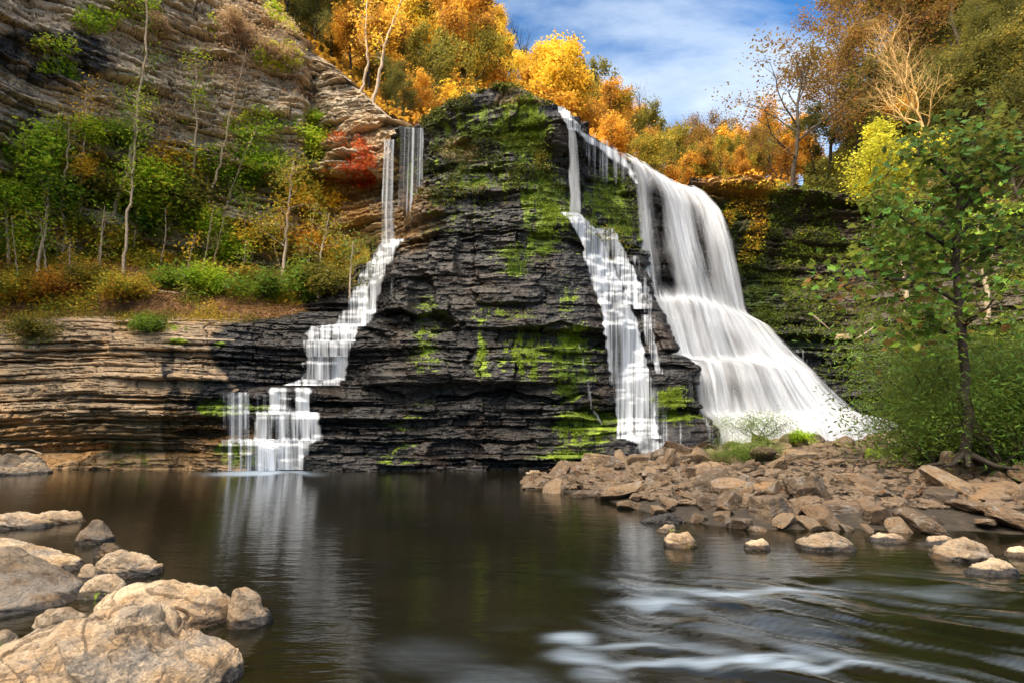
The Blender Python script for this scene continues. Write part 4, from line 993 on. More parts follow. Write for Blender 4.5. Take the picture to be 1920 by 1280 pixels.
# ------------------------------------------------------------------ leaf scatter over surfaces
def scatter_grid(P, N3, wgt, n, rg, lift=(0.02, 0.15)):
    w = wgt.ravel() / wgt.sum(); i = rg.choice(len(w), n, p=w)
    C = P.reshape(-1, 3)[i] + rg.normal(size=(n, 3)) * 0.04
    if N3 is not None: C = C + N3.reshape(-1, 3)[i] * (lift[0] + (lift[1] - lift[0]) * rg.rand(n, 1) ** 2)
    else: C[:, 2] += lift[0] + (lift[1] - lift[0]) * rg.rand(n) ** 2
    return C
def rnd_field(C, rg, f=0.8, a=.5, b=.2, c=.5): return np.clip(c + a * noise(C[:, 0] * f, C[:, 1] * f, C[:, 2] * f) + b * rg.normal(size=len(C)), 0, 1)
def stuff(name, C, size, mat, rg, shape='rhomb', up=.4, rnd=None, hang=0):
    o = link(name, leaves_mesh(name, C, size, rg, shape, up, rnd if rnd is not None else rnd_field(C, rg), hang), M[mat]); o['kind'] = 'stuff'; return o

rg = np.random.RandomState(77)
# moss hanging on the butte
w = np.clip(BUT_MOSS - .42, 0, 1) ** 1.2 * (noise(BUT_P[..., 0] * 2.5, BUT_P[..., 1] * 2.5, BUT_P[..., 2] * .9) > -.1)
C = scatter_grid(BUT_P, BUT_N, w, 60000, rg, (0, .12))
stuff('moss', C, .05 + .06 * rg.rand(len(C)), 'leaf_moss', rg, 'long', .1, None, .8)
# plants clinging to the top of the butte
px, py = proj(BUT_P)
w = blobs(px, py, [(870,195,80,16,1),(930,170,50,10,1),(820,225,30,30,.6),(1000,190,40,14,.6),(900,280,90,30,.3),(830,330,50,60,.35),(870,350,90,40,.4),(1000,320,50,50,.5),(1150,400,50,80,.3)]) * (noise(BUT_P[..., 0] * 1.6, BUT_P[..., 1] * 1.6, BUT_P[..., 2] * 1.6) > .05)
C = scatter_grid(BUT_P, BUT_N, w + 1e-9, 22000, rg, (0, .3))
stuff('ground_cover', C, .06 + .08 * rg.rand(len(C)), 'leaf_darkmoss', rg, 'rhomb', .3)
# creepers on the right wall
px, py = proj(RW_P)
cl = noise(RW_P[..., 0] * .9, RW_P[..., 1] * .9, RW_P[..., 2] * .9)
w = blobs(px, py, [(1400,560,110,70,.8),(1370,460,70,100,1),(1480,430,120,80,.8),(1600,430,120,70,.9),(1520,560,110,50,.5),(1750,450,200,90,1),(1900,450,200,90,1),(1390,380,90,40,1),(1500,620,150,20,.3),(1800,600,200,60,.7)]) * (cl > -.2)
C = scatter_grid(RW_P, RW_N, w, 70000, rg, (0, .55))
pxc, pyc = proj(C)
gold = blobs(pxc, pyc, [(1385,345,80,30,1),(1400,400,45,100,.8),(1395,430,40,60,.6)])
rn = np.clip(rnd_field(C, rg, .9, .35, .15, .38) + gold * .5, 0, 1)
stuff('ivy', C, .08 + .10 * rg.rand(len(C)), 'leaf_mixed', rg, 'rhomb', .4, np.where(gold > .3, rn, rn * .62))  # ivy outside the gold patches darkened to carry the wall's shade
# talus: fallen leaves, low plants
px, py = proj(TAL_P)
w = np.ones_like(px) * (px > -150) * (px < 760) + 1e-9
C = scatter_grid(TAL_P, None, w, 60000, rg, (0, .12))
stuff('fallen_leaves', C, .07 + .07 * rg.rand(len(C)), 'leaf_brown', rg, 'rhomb', 1.0)
w = (px > -150) * (px < 760) * np.clip(noise(TAL_P[..., 0] * .8, TAL_P[..., 1] * .8, TAL_P[..., 2] * .8 + 3) + .15 - .35 * sstep(470, 560, py), 0, 1) ** 1.0 + 1e-9
C = scatter_grid(TAL_P, None, w, 60000, rg, (0.03, .7))
stuff('undergrowth', C, .07 + .09 * rg.rand(len(C)), 'leaf_mixed', rg, 'rhomb', .3, rnd_field(C, rg, .6, .5, .15, .55))
C = S_spit.at(.1 + .7 * rg.rand(1800), rg.rand(1800) * .9); C[:, 2] += .06 + .2 * rg.rand(1800)
stuff('fallen_leaves', C, .05 + .04 * rg.rand(1800), 'leaf_russet', rg, 'hex', 1.5)
# ledge top grass
px, py = proj(LEDGE_P)
w = (blobs(px, py, [(60,620,70,30,1),(270,605,60,24,1),(400,600,90,8,.6),(150,590,300,8,.5)])) * (py < 650) + 1e-9
C = scatter_grid(LEDGE_P, None, w, 12000, rg, (0, .3))
stuff('grass', C, .08 + .1 * rg.rand(len(C)), 'leaf_olive', rg, 'long', .0, None, -.5)
# sparse plants on the grey cliff
px, py = proj(CL_P)
cl = noise(CL_P[..., 0] * .55, CL_P[..., 1] * .55, CL_P[..., 2] * .9)
w = blobs(px, py, [(180,40,50,25,1),(100,90,50,20,.6),(350,50,60,30,.9),(110,140,40,30,.7),(520,110,50,30,.8),(250,20,60,20,.4),(590,240,40,30,1),(480,240,60,40,.5),(420,300,60,30,.5),(560,20,60,40,.8)]) * (cl > -.05) + 1e-9
C = scatter_grid(CL_P, CL_N, w, 9000, rg, (.05, .5))
stuff('creeper', C, .10 + .10 * rg.rand(len(C)), 'leaf_bright', rg, 'rhomb', .6)
w = blobs(px, py, [(470,60,90,45,1),(520,110,60,35,.9),(330,45,60,18,.9),(380,130,90,15,.7),(440,165,50,10,.8),(200,200,60,14,.7),(500,70,30,40,1),(550,150,30,50,.6),(340,200,80,14,.5),(290,195,60,12,.5)]) * (cl > -.1) + 1e-9
C = scatter_grid(CL_P, CL_N, w, 4200, rg, (.1, .7))
stuff('creeper', C, .08 + .09 * rg.rand(len(C)), 'leaf_pink', rg, 'rhomb', .6)
w = blobs(px, py, [(670,300,38,50,1),(650,265,50,16,.8),(690,330,26,30,.9),(640,330,30,20,.5)]) * (noise(CL_P[..., 0]*1.3, CL_P[..., 1]*1.3, CL_P[..., 2]*1.3) > 0) + 1e-9
C = scatter_grid(CL_P, CL_N, w, 2600, rg, (.05, .5))
stuff('creeper', C, .09 + .09 * rg.rand(len(C)), 'leaf_red', rg, 'rhomb', .6)
# hill and right slope floor cover
C = scatter_grid(HILL_P, None, np.ones(HILL_P.shape[:2]), 90000, rg, (0, .9))
C = C[C[:, 1] < 75]
stuff('undergrowth', C, .22 + .2 * rg.rand(len(C)), 'leaf_orange', rg, 'rhomb', .5, rnd_field(C, rg, .2, .5, .2, .45))
C = scatter_grid(RH_P, None, np.ones(RH_P.shape[:2]), 60000, rg, (0, 1.2))
stuff('undergrowth', C, .16 + .16 * rg.rand(len(C)), 'leaf_olive', rg, 'rhomb', .5, rnd_field(C, rg, .3, .45, .15, .4))

# ------------------------------------------------------------------ trees
def plant(name, trunk_me, crown_me, tmat, cmat, loc, scale, rz, label, cat, group=None, tilt=(0, 0)):
    e = empty(name, loc); e.scale = (scale,) * 3 if np.isscalar(scale) else tuple(scale); e.rotation_euler = (tilt[0], tilt[1], rz)
    tag(e, label, cat, group)
    a = bpy.data.objects.new('trunk', trunk_me); COL.objects.link(a); a.parent = e
    if not trunk_me.materials: trunk_me.materials.append(M[tmat])
    if crown_me is not None:
        c = bpy.data.objects.new('crown', crown_me); COL.objects.link(c); c.parent = e
        if not crown_me.materials: crown_me.materials.append(M[cmat])
        elif crown_me.materials[0] != M[cmat]: c.material_slots[0].link = 'OBJECT'; c.material_slots[0].material = M[cmat]
    return e
KIND = {}
def kind(key, n, **kw):
    KIND[key] = [tree_meshes(key, 300 + 17 * i + len(KIND) * 7, **kw) for i in range(n)]
kind('orange', 3, H=8.5, r=.16, nleaf=9500, lsize=.25, spread=.33, nch=(9, 5, 3))
kind('yellow', 3, H=8.5, r=.16, nleaf=9500, lsize=.25, spread=.33, nch=(9, 5, 3))
kind('olive', 3, H=9.0, r=.18, nleaf=10000, lsize=.24, spread=.32, nch=(10, 5, 3))
kind('russet', 2, H=10.0, r=.15, nleaf=7000, lsize=.19, spread=.35, nch=(10, 5, 3), bare=.2)
kind('cedar', 2, H=7.0, r=.13, nleaf=15000, lsize=.17, spread=.28, nch=(16, 7), mx=2, ratio=.36, ang=1.25, bare=.12, shape='long')
kind('green', 2, H=8.0, r=.15, nleaf=9000, lsize=.20, spread=.45, nch=(9, 5, 3))
kind('bare', 2, H=7.0, r=.11, nleaf=0, nch=(12, 7, 5), ratio=.5, ang=.75, up=.16, bare=.2)
kind('sparse', 2, H=7.0, r=.13, nleaf=2600, lsize=.15, spread=.30, nch=(10, 6, 4), ratio=.55, ang=.95, bare=.25)
TONE = {'orange': 'orange-leaved', 'yellow': 'golden yellow', 'olive': 'olive and gold', 'russet': 'rusty brown', 'cedar': 'dark green cedar-like', 'green': 'green-leaved', 'bare': 'leafless grey', 'sparse': 'thinly leaved brown'}
def hillplace(px):
    if px < 640: return 'on the slope above the grey cliff'
    if px < 800: return 'on the slope above the left waterfall'
    if px < 1060: return "on the hill behind the dark rock's crest"
    if px < 1260: return 'on the hill behind the crest of the main falls'
    return 'on the low far hill right of the main falls'
rg = np.random.RandomState(31)
def hill_tree(S, v, u, k, sc, place=None, group='autumn trees on the hill behind the falls', bark='bark_dark'):
    p = S.at(np.array([v]), np.array([u]))[0]
    px, py = proj(p)
    tm, cm = KIND[k][rg.randint(len(KIND[k]))]
    size = 'small ' if sc < .62 else ('tall ' if sc > 1.02 else '')
    lb = size + TONE[k] + ' tree ' + (place or hillplace(px))
    plant('tree', tm, cm, bark, 'leaf_' + (k if k != 'sparse' else 'russet'), p, (sc * (1 + .15 * rg.normal()), sc * (1 + .15 * rg.normal()), sc), rg.rand() * 6.3, lb, 'tree', lb + ', a repeated kind')
def pick(px):
    r = rg.rand()
    if px < 640: return ('cedar' if r < .35 else 'olive' if r < .65 else 'orange' if r < .85 else 'russet')
    if px < 800: return ('cedar' if r < .16 else 'olive' if r < .45 else 'orange' if r < .85 else 'yellow')
    if px < 880: return ('olive' if r < .55 else 'yellow' if r < .8 else 'orange')
    if px < 1060: return ('yellow' if r < .45 else 'orange' if r < .86 else 'olive')
    return ('orange' if r < .5 else 'olive' if r < .78 else 'yellow' if r < .92 else 'russet')
# rows of trees stepping up the hill
cnt = 0
for v in np.concatenate([np.linspace(.24, .42, 3), np.linspace(.47, .70, 5)]):
    n = 15
    for i in range(n):
        u = (i + .15 + .7 * rg.rand()) / n
        vj = v + .02 * rg.normal()
        p = S_hill.at(np.array([vj]), np.array([u]))[0]; px, py = proj(p)
        if px < 430 or px > 1500: continue
        far = p[1]
        sc = (0.72 + .35 * rg.rand()) * (0.72 if px > 1120 else 1) * (0.8 if far < 40 else 1)
        hill_tree(S_hill, vj, u, pick(px), sc); cnt += 1
# front rank, close above the falls
for px, D, k, sc in [(500,30.5,'cedar',.8),(545,31,'cedar',.9),(590,32,'cedar',.75),(620,33,'olive',.6),(655,33,'orange',.55),(690,34,'orange',.6),(720,33,'cedar',.55),(745,31,'cedar',.42),(765,33,'orange',.5),(800,33,'orange',.55),(835,33,'olive',.6),(790,36,'olive',.8),(870,34,'yellow',.6),
                     (1090,36,'orange',.55),(1130,36,'orange',.6),(1170,37,'orange',.55),(1215,36,'olive',.5),(1255,37,'orange',.5),(1290,37,'orange',.42),(1330,36,'olive',.4),(1365,37,'orange',.4),(1400,36,'olive',.36),(1430,35,'orange',.36),(1455,36,'orange',.42),(1475,34.5,'russet',.4),(1240,40,'olive',.6),(1350,42,'olive',.5),(1420,42,'olive',.5)]:
    # ground height under (px, D)
    best = None
    q = HILL_P.reshape(-1, 3); pxq, pyq = proj(q)
    j = np.argmin(((pxq - px) / 8) ** 2 + ((q[:, 1] - D) / .5) ** 2)
    tm, cm = KIND[k][rg.randint(len(KIND[k]))]
    lb = ('small ' if sc < .62 else '') + TONE[k] + ' tree at the brink ' + ('over the grey cliff' if px < 640 else 'beside the head of the left waterfall' if px < 900 else 'along the river above the main falls' if px < 1300 else 'above the golden ledge')
    plant('tree', tm, cm, 'bark_dark', 'leaf_' + k, q[j], sc, rg.rand() * 6.3, lb, 'tree', lb + ', a repeated kind'); cnt += 1
# skyline specials
def at_ground(px, D, P=HILL_P):
    q = P.reshape(-1, 3); pxq, _ = proj(q); return q[np.argmin(((pxq - px) / 8) ** 2 + ((q[:, 1] - D) / .5) ** 2)]
KIND['lime'] = [tree_meshes('lime', 950, H=8.5, r=.16, nleaf=9000, lsize=.24, spread=.4, nch=(9, 5, 3))]
def special(k, i, px, py, D, H, label, tm='bark_dark', cm=None, rz=0.0, P=HILL_P, name='tree', wide=1.0):
    g = W(px, py, D); base = {'bare': 7.0, 'sparse': 7.0, 'olive': 9.0, 'orange': 8.5, 'yellow': 8.5, 'russet': 10.0, 'lime': 8.5, 'cedar': 7.0, 'green': 8.0}[k]
    s = H / base
    return plant(name, *KIND[k][i], tm, cm or ('leaf_' + ('russet' if k == 'sparse' else k)), g, (s * wide, s * wide, s), rz, label, 'tree')
special('olive', 1, 1150, 290, 52, 7.5, 'olive tree standing above the skyline left of the open sky')
special('bare', 0, 1205, 260, 56, 5.0, 'bare grey treetop poking over the skyline right of the olive one')
special('bare', 1, 1312, 290, 52, 4.6, 'pale bare tree alone on the low skyline below the clouds')
special('bare', 1, 985, 140, 60, 5.2, 'bare twiggy treetop on the steep golden skyline', rz=2)
special('sparse', 0, 1487, 345, 33.5, 7.4, 'spreading dark thin-leaved tree silhouetted on the sky above the golden ledge', rz=1.2, wide=1.15)
special('sparse', 1, 1422, 320, 40, 3.0, 'small dark bush-like tree under the spreading silhouetted one', cm='leaf_olive')
KIND['gold'] = [tree_meshes('gold', 900, H=6.6, r=.10, nleaf=0, nch=(15, 9, 6), ratio=.56, ang=.85, up=.13, bare=.22, mx=3)]
g = W(1748, 300, 30.2)
plant('tree', KIND['gold'][0][0], None, 'bark_gold', None, g, (1.15, 1.15, 1.0), .5, 'golden bare tree with fine upswept branches lit by the sun', 'tree')
# right slope
for (px, D, k, sc, lb) in [
    (1560,37,'russet',.85,'rusty tree nearest the sky at the left of the right slope'),(1600,40,'russet',1.05,'tall rusty tree second from the sky on the right slope'),(1655,41,'russet',1.1,'tall rusty tree behind the golden bare one'),
    (1700,43,'olive',1.2,'high dark olive tree over the golden bare one'),(1760,42,'olive',1.15,'high olive tree at the top edge right of the golden bare one'),(1640,37,'olive',.7,'middle olive tree under the rusty ones'),
    (1690,36,'orange',.55,'low orange tree left of the golden bare trunk'),(1800,38,'olive',1.0,'shaded olive tree right of the golden bare crown'),(1860,38,'green',1.0,'shaded green tree high near the right edge'),
    (1920,36,'green',1.05,'green tree cut by the right edge at the top'),(1850,42,'olive',1.2,'olive tree highest near the top right corner'),(1950,40,'green',1.0,'sunlit green tree in the top right corner'),
    (1590,36,'olive',.5,'small olive tree below the rusty ones by the sky gap'),(1530,36,'olive',.45,'small olive tree right of the silhouetted tree foot'),(1740,35,'cedar',.8,'dark cedar-like tree behind the golden trunk'),
    (1800,34,'cedar',.8,'dark cedar-like tree above the young broadleaf tree'),(1870,34,'cedar',.85,'dark cedar-like tree near the right edge'),(1940,33,'green',.8,'dark green tree at the right edge mid height'),(1820,45,'olive',1.3,'olive tree of the top row on the right slope'),(1720,48,'olive',1.2,'dark olive tree at the very top behind the others on the right'),(1900,46,'olive',1.2,'olive-brown tree of the top row near the right corner'),(1640,47,'russet',1.1,'rusty tree high behind the first two on the right slope'),(1880,31,'cedar',1.0,'dark cedar-like tree low behind the young tree crown'),(1960,30,'olive',.8,'olive tree at the right edge behind the young tree crown'),(1835,32,'olive',.7,'small olive tree behind the top of the young tree'),(1990,28,'green',.8,'green tree farthest right, half out of view'),(1915,28,'cedar',.9,'darkest cedar-like tree by the right edge')]:
    p = at_ground(px, D, RH_P)
    plant('tree', *KIND[k][rg.randint(len(KIND[k]))], 'bark_dark', 'leaf_deep' if k in ('olive', 'green', 'cedar') and 'sunlit' not in lb else 'leaf_' + k, p, sc, rg.rand() * 6.3, lb, 'tree', 'trees on the right slope')  # crowns in shade take the darkened leaf copy; the sunlit one does not
special('lime', 0, 1640, 440, 28.5, 4.8, 'bright yellow-green tree glowing at the foot of the right slope', rz=1, wide=1.2, cm='leaf_lime')
# two pale bare-stemmed trees over the left waterfall
rgp = np.random.RandomState(3)
def path_tree(name, pts, D0, D1, r0, label, bark, leafkey, nleaf, lsize, group=None, start=.45, side=(.5, 1.4), nbr=14, cat='tree', spread=.25, seed=0, shape='rhomb', limbs=None, r1=.3, up=.4, dlim=None, extra=None):
    rg = np.random.RandomState(seed + 50); m = len(pts)
    Ds = np.linspace(D0, D1, m) if dlim is None else dlim
    ctl = np.array([W(a, b, d) for (a, b), d in zip(pts, Ds)])
    S = np.linspace(0, 1, m); t = np.linspace(0, 1, 26)
    P = np.stack([np.interp(t, S, ctl[:, i]) for i in range(3)], -1)
    for _ in range(2): P[1:-1] = P[1:-1] * .5 + (P[:-2] + P[2:]) * .25
    L = np.linalg.norm(P[-1] - P[0]); P[1:-1] += rg.normal(size=(24, 3)) * L * .004
    base = P[0].copy(); P = P - base
    segs = [(P, r0 * (1 - (1 - r1) * t))]; tips = []
    for q in range(nbr):
        tt = start + (1 - start) * (q + rg.rand()) / nbr; i = min(int(tt * 25), 24)
        az = rg.rand() * 6.3; d = unit(np.array([math.cos(az), math.sin(az), .35 + .5 * rg.rand()]))
        grow(rg, P[i], d, (side[0] + (side[1] - side[0]) * rg.rand()) * (1.2 - .6 * tt), r0 * .3 * (1.1 - .6 * tt), 1, 2, segs, tips, up=.05, wander=.2, nch=(3, 3))
    for lm in (limbs or []):
        c = np.array([W(a, b, d) for a, b, d in lm]) - base
        tl = np.linspace(0, 1, 14); Sl = np.linspace(0, 1, len(c)); Q = np.stack([np.interp(tl, Sl, c[:, i]) for i in range(3)], -1)
        for _ in range(2): Q[1:-1] = Q[1:-1] * .5 + (Q[:-2] + Q[2:]) * .25
        segs.append((Q, r0 * .42 * (1 - .75 * tl)))
        for i in range(3, 14, 1):
            grow(rg, Q[i], unit(rg.normal(size=3) + np.array([0, 0, .3])), side[0] * .9, r0 * .12, 1, 2, segs, tips, up=.03, wander=.25, nch=(2, 3))
            tips += [(Q[i], 1)] * 2
    e = empty(name, base); tag(e, label, cat, group)
    link('trunk', tubes_mesh(name + '_trunk', segs, 7), M[bark], e)
    if extra: link('roots', tubes_mesh(name + '_roots', extra(base), 6), M[bark], e)
    if nleaf:
        T = np.array([a[0] for a in tips]); C = T[rg.randint(len(T), size=nleaf)] + rg.normal(size=(nleaf, 3)) * spread
        rn = np.clip(.5 + .4 * noise(C[:, 0] * 1.2, C[:, 1] * 1.2, C[:, 2] * 1.2 + seed) + .25 * (rg.rand(nleaf) - .5) * 2, 0, 1)
        if shape == 'lobed': rn = np.clip(rn - .13 * (C[:, 2] - 2.9), 0, 1)
        link('crown', leaves_mesh(name + '_crown', C, lsize * (.6 + .8 * rg.rand(nleaf)), rg, shape, up, rn, .25), M[leafkey], e)
    return e
path_tree('tree', [(672,195),(690,120),(686,60),(690,-20)], 29.5, 29.2, .09, 'pale slim trunk with few leaves, left of two above the left waterfall', 'bark_pale', 'leaf_orange', 500, .16, 'pale slim trees above the left waterfall', nbr=12, seed=1, start=.5)
path_tree('tree', [(697,200),(712,140),(722,80),(745,20),(765,-30)], 29.3, 28.8, .11, 'pale slim forked trunk, right of two above the left waterfall', 'bark_pale', 'leaf_yellow', 500, .16, 'pale slim trees above the left waterfall', nbr=14, seed=2, start=.35)

# saplings on the leaf-covered slope, leaning out from under the cliff
def sap(pts, r, label, leaf, n, seed, start=.4, nbr=14, side=(.4, 1.3), ls=.12, sp=.28):
    a = np.array(pts, float); Db = float(dlook(a[:1, 0], a[:1, 1])[0]); Db = 25.0 if Db > 1e8 else Db
    d = []; cur = Db + .05
    for x, y in pts[1:]:
        for k in range(4): 
            q = float(dlook(np.array([x]), np.array([y]))[0]); cur = min(cur, (q if q < 1e8 else 40) - .7)
        d.append(cur)
    ds = np.array([Db] + d); ds = Db + (ds[-1] - Db) * np.linspace(0, 1, len(ds)) if len(ds) > 2 else ds
    path_tree('sapling', pts, 0, 0, r * 1.35, label, 'bark_pale', 'leaf_' + leaf, int(n * .65), ls, 'slim saplings on the slope below the grey cliff', start, side, nbr, 'sapling', sp, seed, dlim=ds)
sap([(188,455),(212,400),(240,320),(252,250),(262,180),(278,80),(272,-20)], .085, 'tallest pale trunk crossing the left cliff to the top of the photo', 'green', 1300, 1, .35)
sap([(231,515),(236,430),(248,350),(250,290),(258,215),(256,170)], .055, 'thin straight sapling just right of the tallest pale trunk', 'bright', 1100, 2, .35)
sap([(343,480),(352,400),(362,330),(368,250),(366,170),(366,100)], .06, 'slim bent sapling, left one of the trio right of centre on the cliff', 'bright', 1200, 3, .3)
sap([(358,475),(375,390),(398,300),(418,210),(432,130),(450,-10)], .075, 'tall leaning trunk, middle one of the trio reaching the top', 'pink', 900, 4, .45)
sap([(368,460),(385,390),(415,300),(436,200),(462,90)], .06, 'leaning sapling with pinkish leaves, right one of the trio', 'pink', 900, 5, .45)
sap([(414,435),(430,370),(455,300),(482,235)], .05, 'short leaning sapling right of the leaning trio', 'bright', 1100, 6, .3)
sap([(529,560),(532,500),(538,420),(545,350),(550,300)], .065, 'straight sapling standing alone at the right part of the slope', 'mixed', 2200, 7, .35, 16, (.5, 1.6), .13, .35)
sap([(18,500),(14,440),(10,390),(2,340)], .06, 'sapling rising at the very left edge', 'bright', 1100, 8, .4)
sap([(68,530),(76,470),(86,420),(90,370),(92,330)], .055, 'thin sapling between the left edge and the tallest trunk', 'bright', 1000, 9, .4)
sap([(118,490),(122,430),(112,380),(128,300),(128,220)], .05, 'wavy thin sapling amid bright green leaves at the left', 'olive', 900, 10, .4)
sap([(150,400),(155,300),(160,230),(162,160)], .05, 'thin dead-straight sapling with yellow tuft halfway up the cliff', 'yellow', 500, 11, .6)
sap([(317,465),(326,400),(333,330)], .05, 'short sapling between the tall trunk and the trio', 'olive', 800, 12, .3)
sap([(597,560),(602,470),(618,400)], .045, 'thin sapling near the right end of the slope', 'mixed', 700, 13, .4)
sap([(655,560),(658,500),(662,455)], .035, 'lowest little sapling beside the left cascade', 'willow', 500, 14, .3)
sap([(455,470),(460,410),(462,370)], .04, 'very short slim sapling under the right of the cliff', 'bright', 600, 15, .3)
sap([(300,400),(290,330),(300,250),(296,200)], .04, 'twiggy sapling in the middle of the cliff face', 'pink', 500, 16, .5)

rgs = np.random.RandomState(8)
for i in range(22):
    x = 10 + 640 * (i + rgs.rand()) / 22; y = 475 + 70 * rgs.rand(); h = 60 + 90 * rgs.rand(); t = rgs.normal() * .12 + .08
    q = np.array([x]), np.array([y]); D = float(dlook(*q)[0]); D = 25 if D > 1e8 else D
    path_tree('sapling', [(x, y), (x + t * h * .5 + 3 * rgs.normal(), y - h * .5), (x + t * h, y - h)], D, D - .5, .028 + .02 * rgs.rand(), 'wispy stem-thin sapling scattered low over the leafy slope, one of many alike', 'bark_pale',
      'leaf_' + ['mixed', 'olive', 'bright', 'yellow'][i % 4], 160, .11, 'wispy saplings low on the leafy slope', .3, (.25, .7), 9, 'sapling', .2, 200 + i)
# shrubs
SH = {}
def shrub_mesh(key, seed, n, ls, shape='rhomb', H=1.3, sp=.22, stems=7, up=.4):
    rg = np.random.RandomState(seed); segs = []; tips = []
    for i in range(stems):
        az = i * 2.4; d = unit(np.array([math.cos(az) * .7, math.sin(az) * .7, 1]))
        grow(rg, (0, 0, -.1), d, H * (.7 + .5 * rg.rand()), .022, 0, 2, segs, tips, up=.02, wander=.2, nch=(5, 3), ratio=.5, bare=.2)
    T = np.array([t[0] for t in tips]); C = T[rg.randint(len(T), size=n)] + rg.normal(size=(n, 3)) * sp
    rn = np.clip(.5 + .35 * noise(C[:, 0] * 1.5, C[:, 1] * 1.5, C[:, 2] * 1.5 + seed) + .25 * (rg.rand(n) - .5) * 2, 0, 1)
    return tubes_mesh(key + '_stems', segs, 5), leaves_mesh(key + '_leaves', C, ls * (.6 + .8 * rg.rand(n)), rg, shape, up, rn, .2)
for key in ('bright', 'green', 'olive', 'yellow', 'mixed', 'orange', 'pink', 'willow'):
    SH[key] = [shrub_mesh(key, 600 + i * 31 + len(SH) * 5, 2600 if key != 'willow' else 8500, .14 if key != 'willow' else .07, 'rhomb' if key != 'willow' else 'long') for i in range(2)]
SHTONE = {'bright': 'bright green', 'green': 'deep green', 'olive': 'olive and gold', 'yellow': 'yellow-leaved', 'mixed': 'green and orange mottled', 'orange': 'orange-brown', 'pink': 'dry pinkish', 'willow': 'narrow-leaved green'}
def shrub(px, py, hpx, key, where, D=None, wide=1.3, name='shrub', group='shrubs on the slope below the cliff'):
    if D is None:
        D = float(dlook(np.array([px]), np.array([py]))[0]); D = 26 if D > 1e8 else D; D -= .25
    if group.startswith('shrubs') and py < 460: hpx *= .78
    g = W(px, py, D); s = hpx * D / F / 1.5
    t, c = SH[key][rg.randint(2)]
    e = empty(name, g); e.scale = (s * wide, s * wide, s); e.rotation_euler = (0, 0, rg.rand() * 6.3)
    tag(e, SHTONE[key] + ' shrub ' + where, 'shrub', group)
    for nm, me, mt in (('stems', t, 'bark_dark'), ('crown', c, 'leaf_' + key)):
        o = bpy.data.objects.new(nm, me); COL.objects.link(o); o.parent = e
        if not me.materials: me.materials.append(M[mt])
for a in [(40,330,110,'bright','at the left edge, top of the bright mass'),(95,300,90,'bright','second from the left edge along the cliff foot'),(25,400,80,'bright','at the left edge below the top bright mass'),(80,390,90,'green','under the second bright mass near the left edge'),
          (150,340,70,'yellow','left of the tallest trunk'),(130,440,80,'mixed','low on the left between two wavy saplings'),(40,480,60,'bright','low at the left edge above the ledge'),(180,380,80,'olive','behind the foot of the tallest trunk'),
          (215,270,70,'green','beside the tallest trunk halfway up the cliff'),(280,370,100,'bright','right of the thin straight sapling'),(310,330,80,'yellow','with golden tips between the straight sapling and the trio'),(270,440,80,'green','below the big bright one between trunk and trio'),
          (330,420,80,'mixed','at the foot of the trio'),(390,440,70,'bright','just right of the trio feet'),(430,340,60,'bright','against the cliff right of the trio'),(470,350,70,'green','hugging the pale ledge under the cliff'),
          (500,320,60,'bright','below the corner of the cliff'),(585,290,70,'bright','growing in the corner notch of the cliff'),(560,390,90,'mixed','around the lone straight sapling'),(600,400,80,'yellow','under the red creeper'),
          (480,470,60,'yellow','on the slope right of the trio'),(420,490,60,'bright','mid slope below the trio'),(520,470,50,'olive','mid slope left of the lone sapling'),(590,480,60,'orange','mid slope under the ochre rock'),
          (640,500,50,'mixed','near the left cascade, upper one'),(620,550,60,'olive','near the left cascade, lower one'),(560,560,60,'green','low on the slope below the lone sapling'),(490,560,60,'green','low dark one left of the lone sapling foot'),
          (450,540,50,'olive','low on the slope above the ledge middle'),(390,545,50,'bright','right of the broken stump'),(330,540,50,'green','left of the broken stump'),(290,520,50,'yellow','left of the broken stump, farther'),
          (230,560,50,'mixed','above the left part of the ledge'),(150,540,50,'olive','on the left slope above the ledge'),(100,560,50,'orange','low on the left slope'),(30,560,50,'mixed','at the left edge just over the ledge'),
          (200,480,60,'mixed','right below the tallest trunk foot'),(350,390,90,'olive','behind the trio'),(240,400,80,'bright','just right of the tallest trunk foot'),(160,260,60,'bright','high against the cliff left of the tallest trunk'),
          (700,470,30,'willow','at the foot of the free-falling left veil'),(60,625,34,'olive','on top of the ledge at the left'),(275,618,34,'green','on top of the ledge by the driftwood'),(520,115,50,'pink','hanging near the top corner of the grey cliff'),
          (440,60,50,'pink','on a shelf high on the grey cliff'),(300,60,36,'pink','on a shelf high at the middle of the cliff')]:
    shrub(*a)
for px, py, h, key, where in [(1425,822,52,'willow','on the back of the gravel bar before the falls'),(1395,868,50,'willow','lower on the gravel bar among rocks'),(1505,826,22,'bright','tiny, at the back of the gravel bar'),(1350,866,26,'willow','low, left of the gravel bar bushes')]:
    shrub(px, py, h, key, where, D=float(at_ground(px, 1600 / 90, SPIT_P)[1]) if False else (17.5 if py < 830 else 14.5), wide=1.5, group='low bushes on the gravel bar')
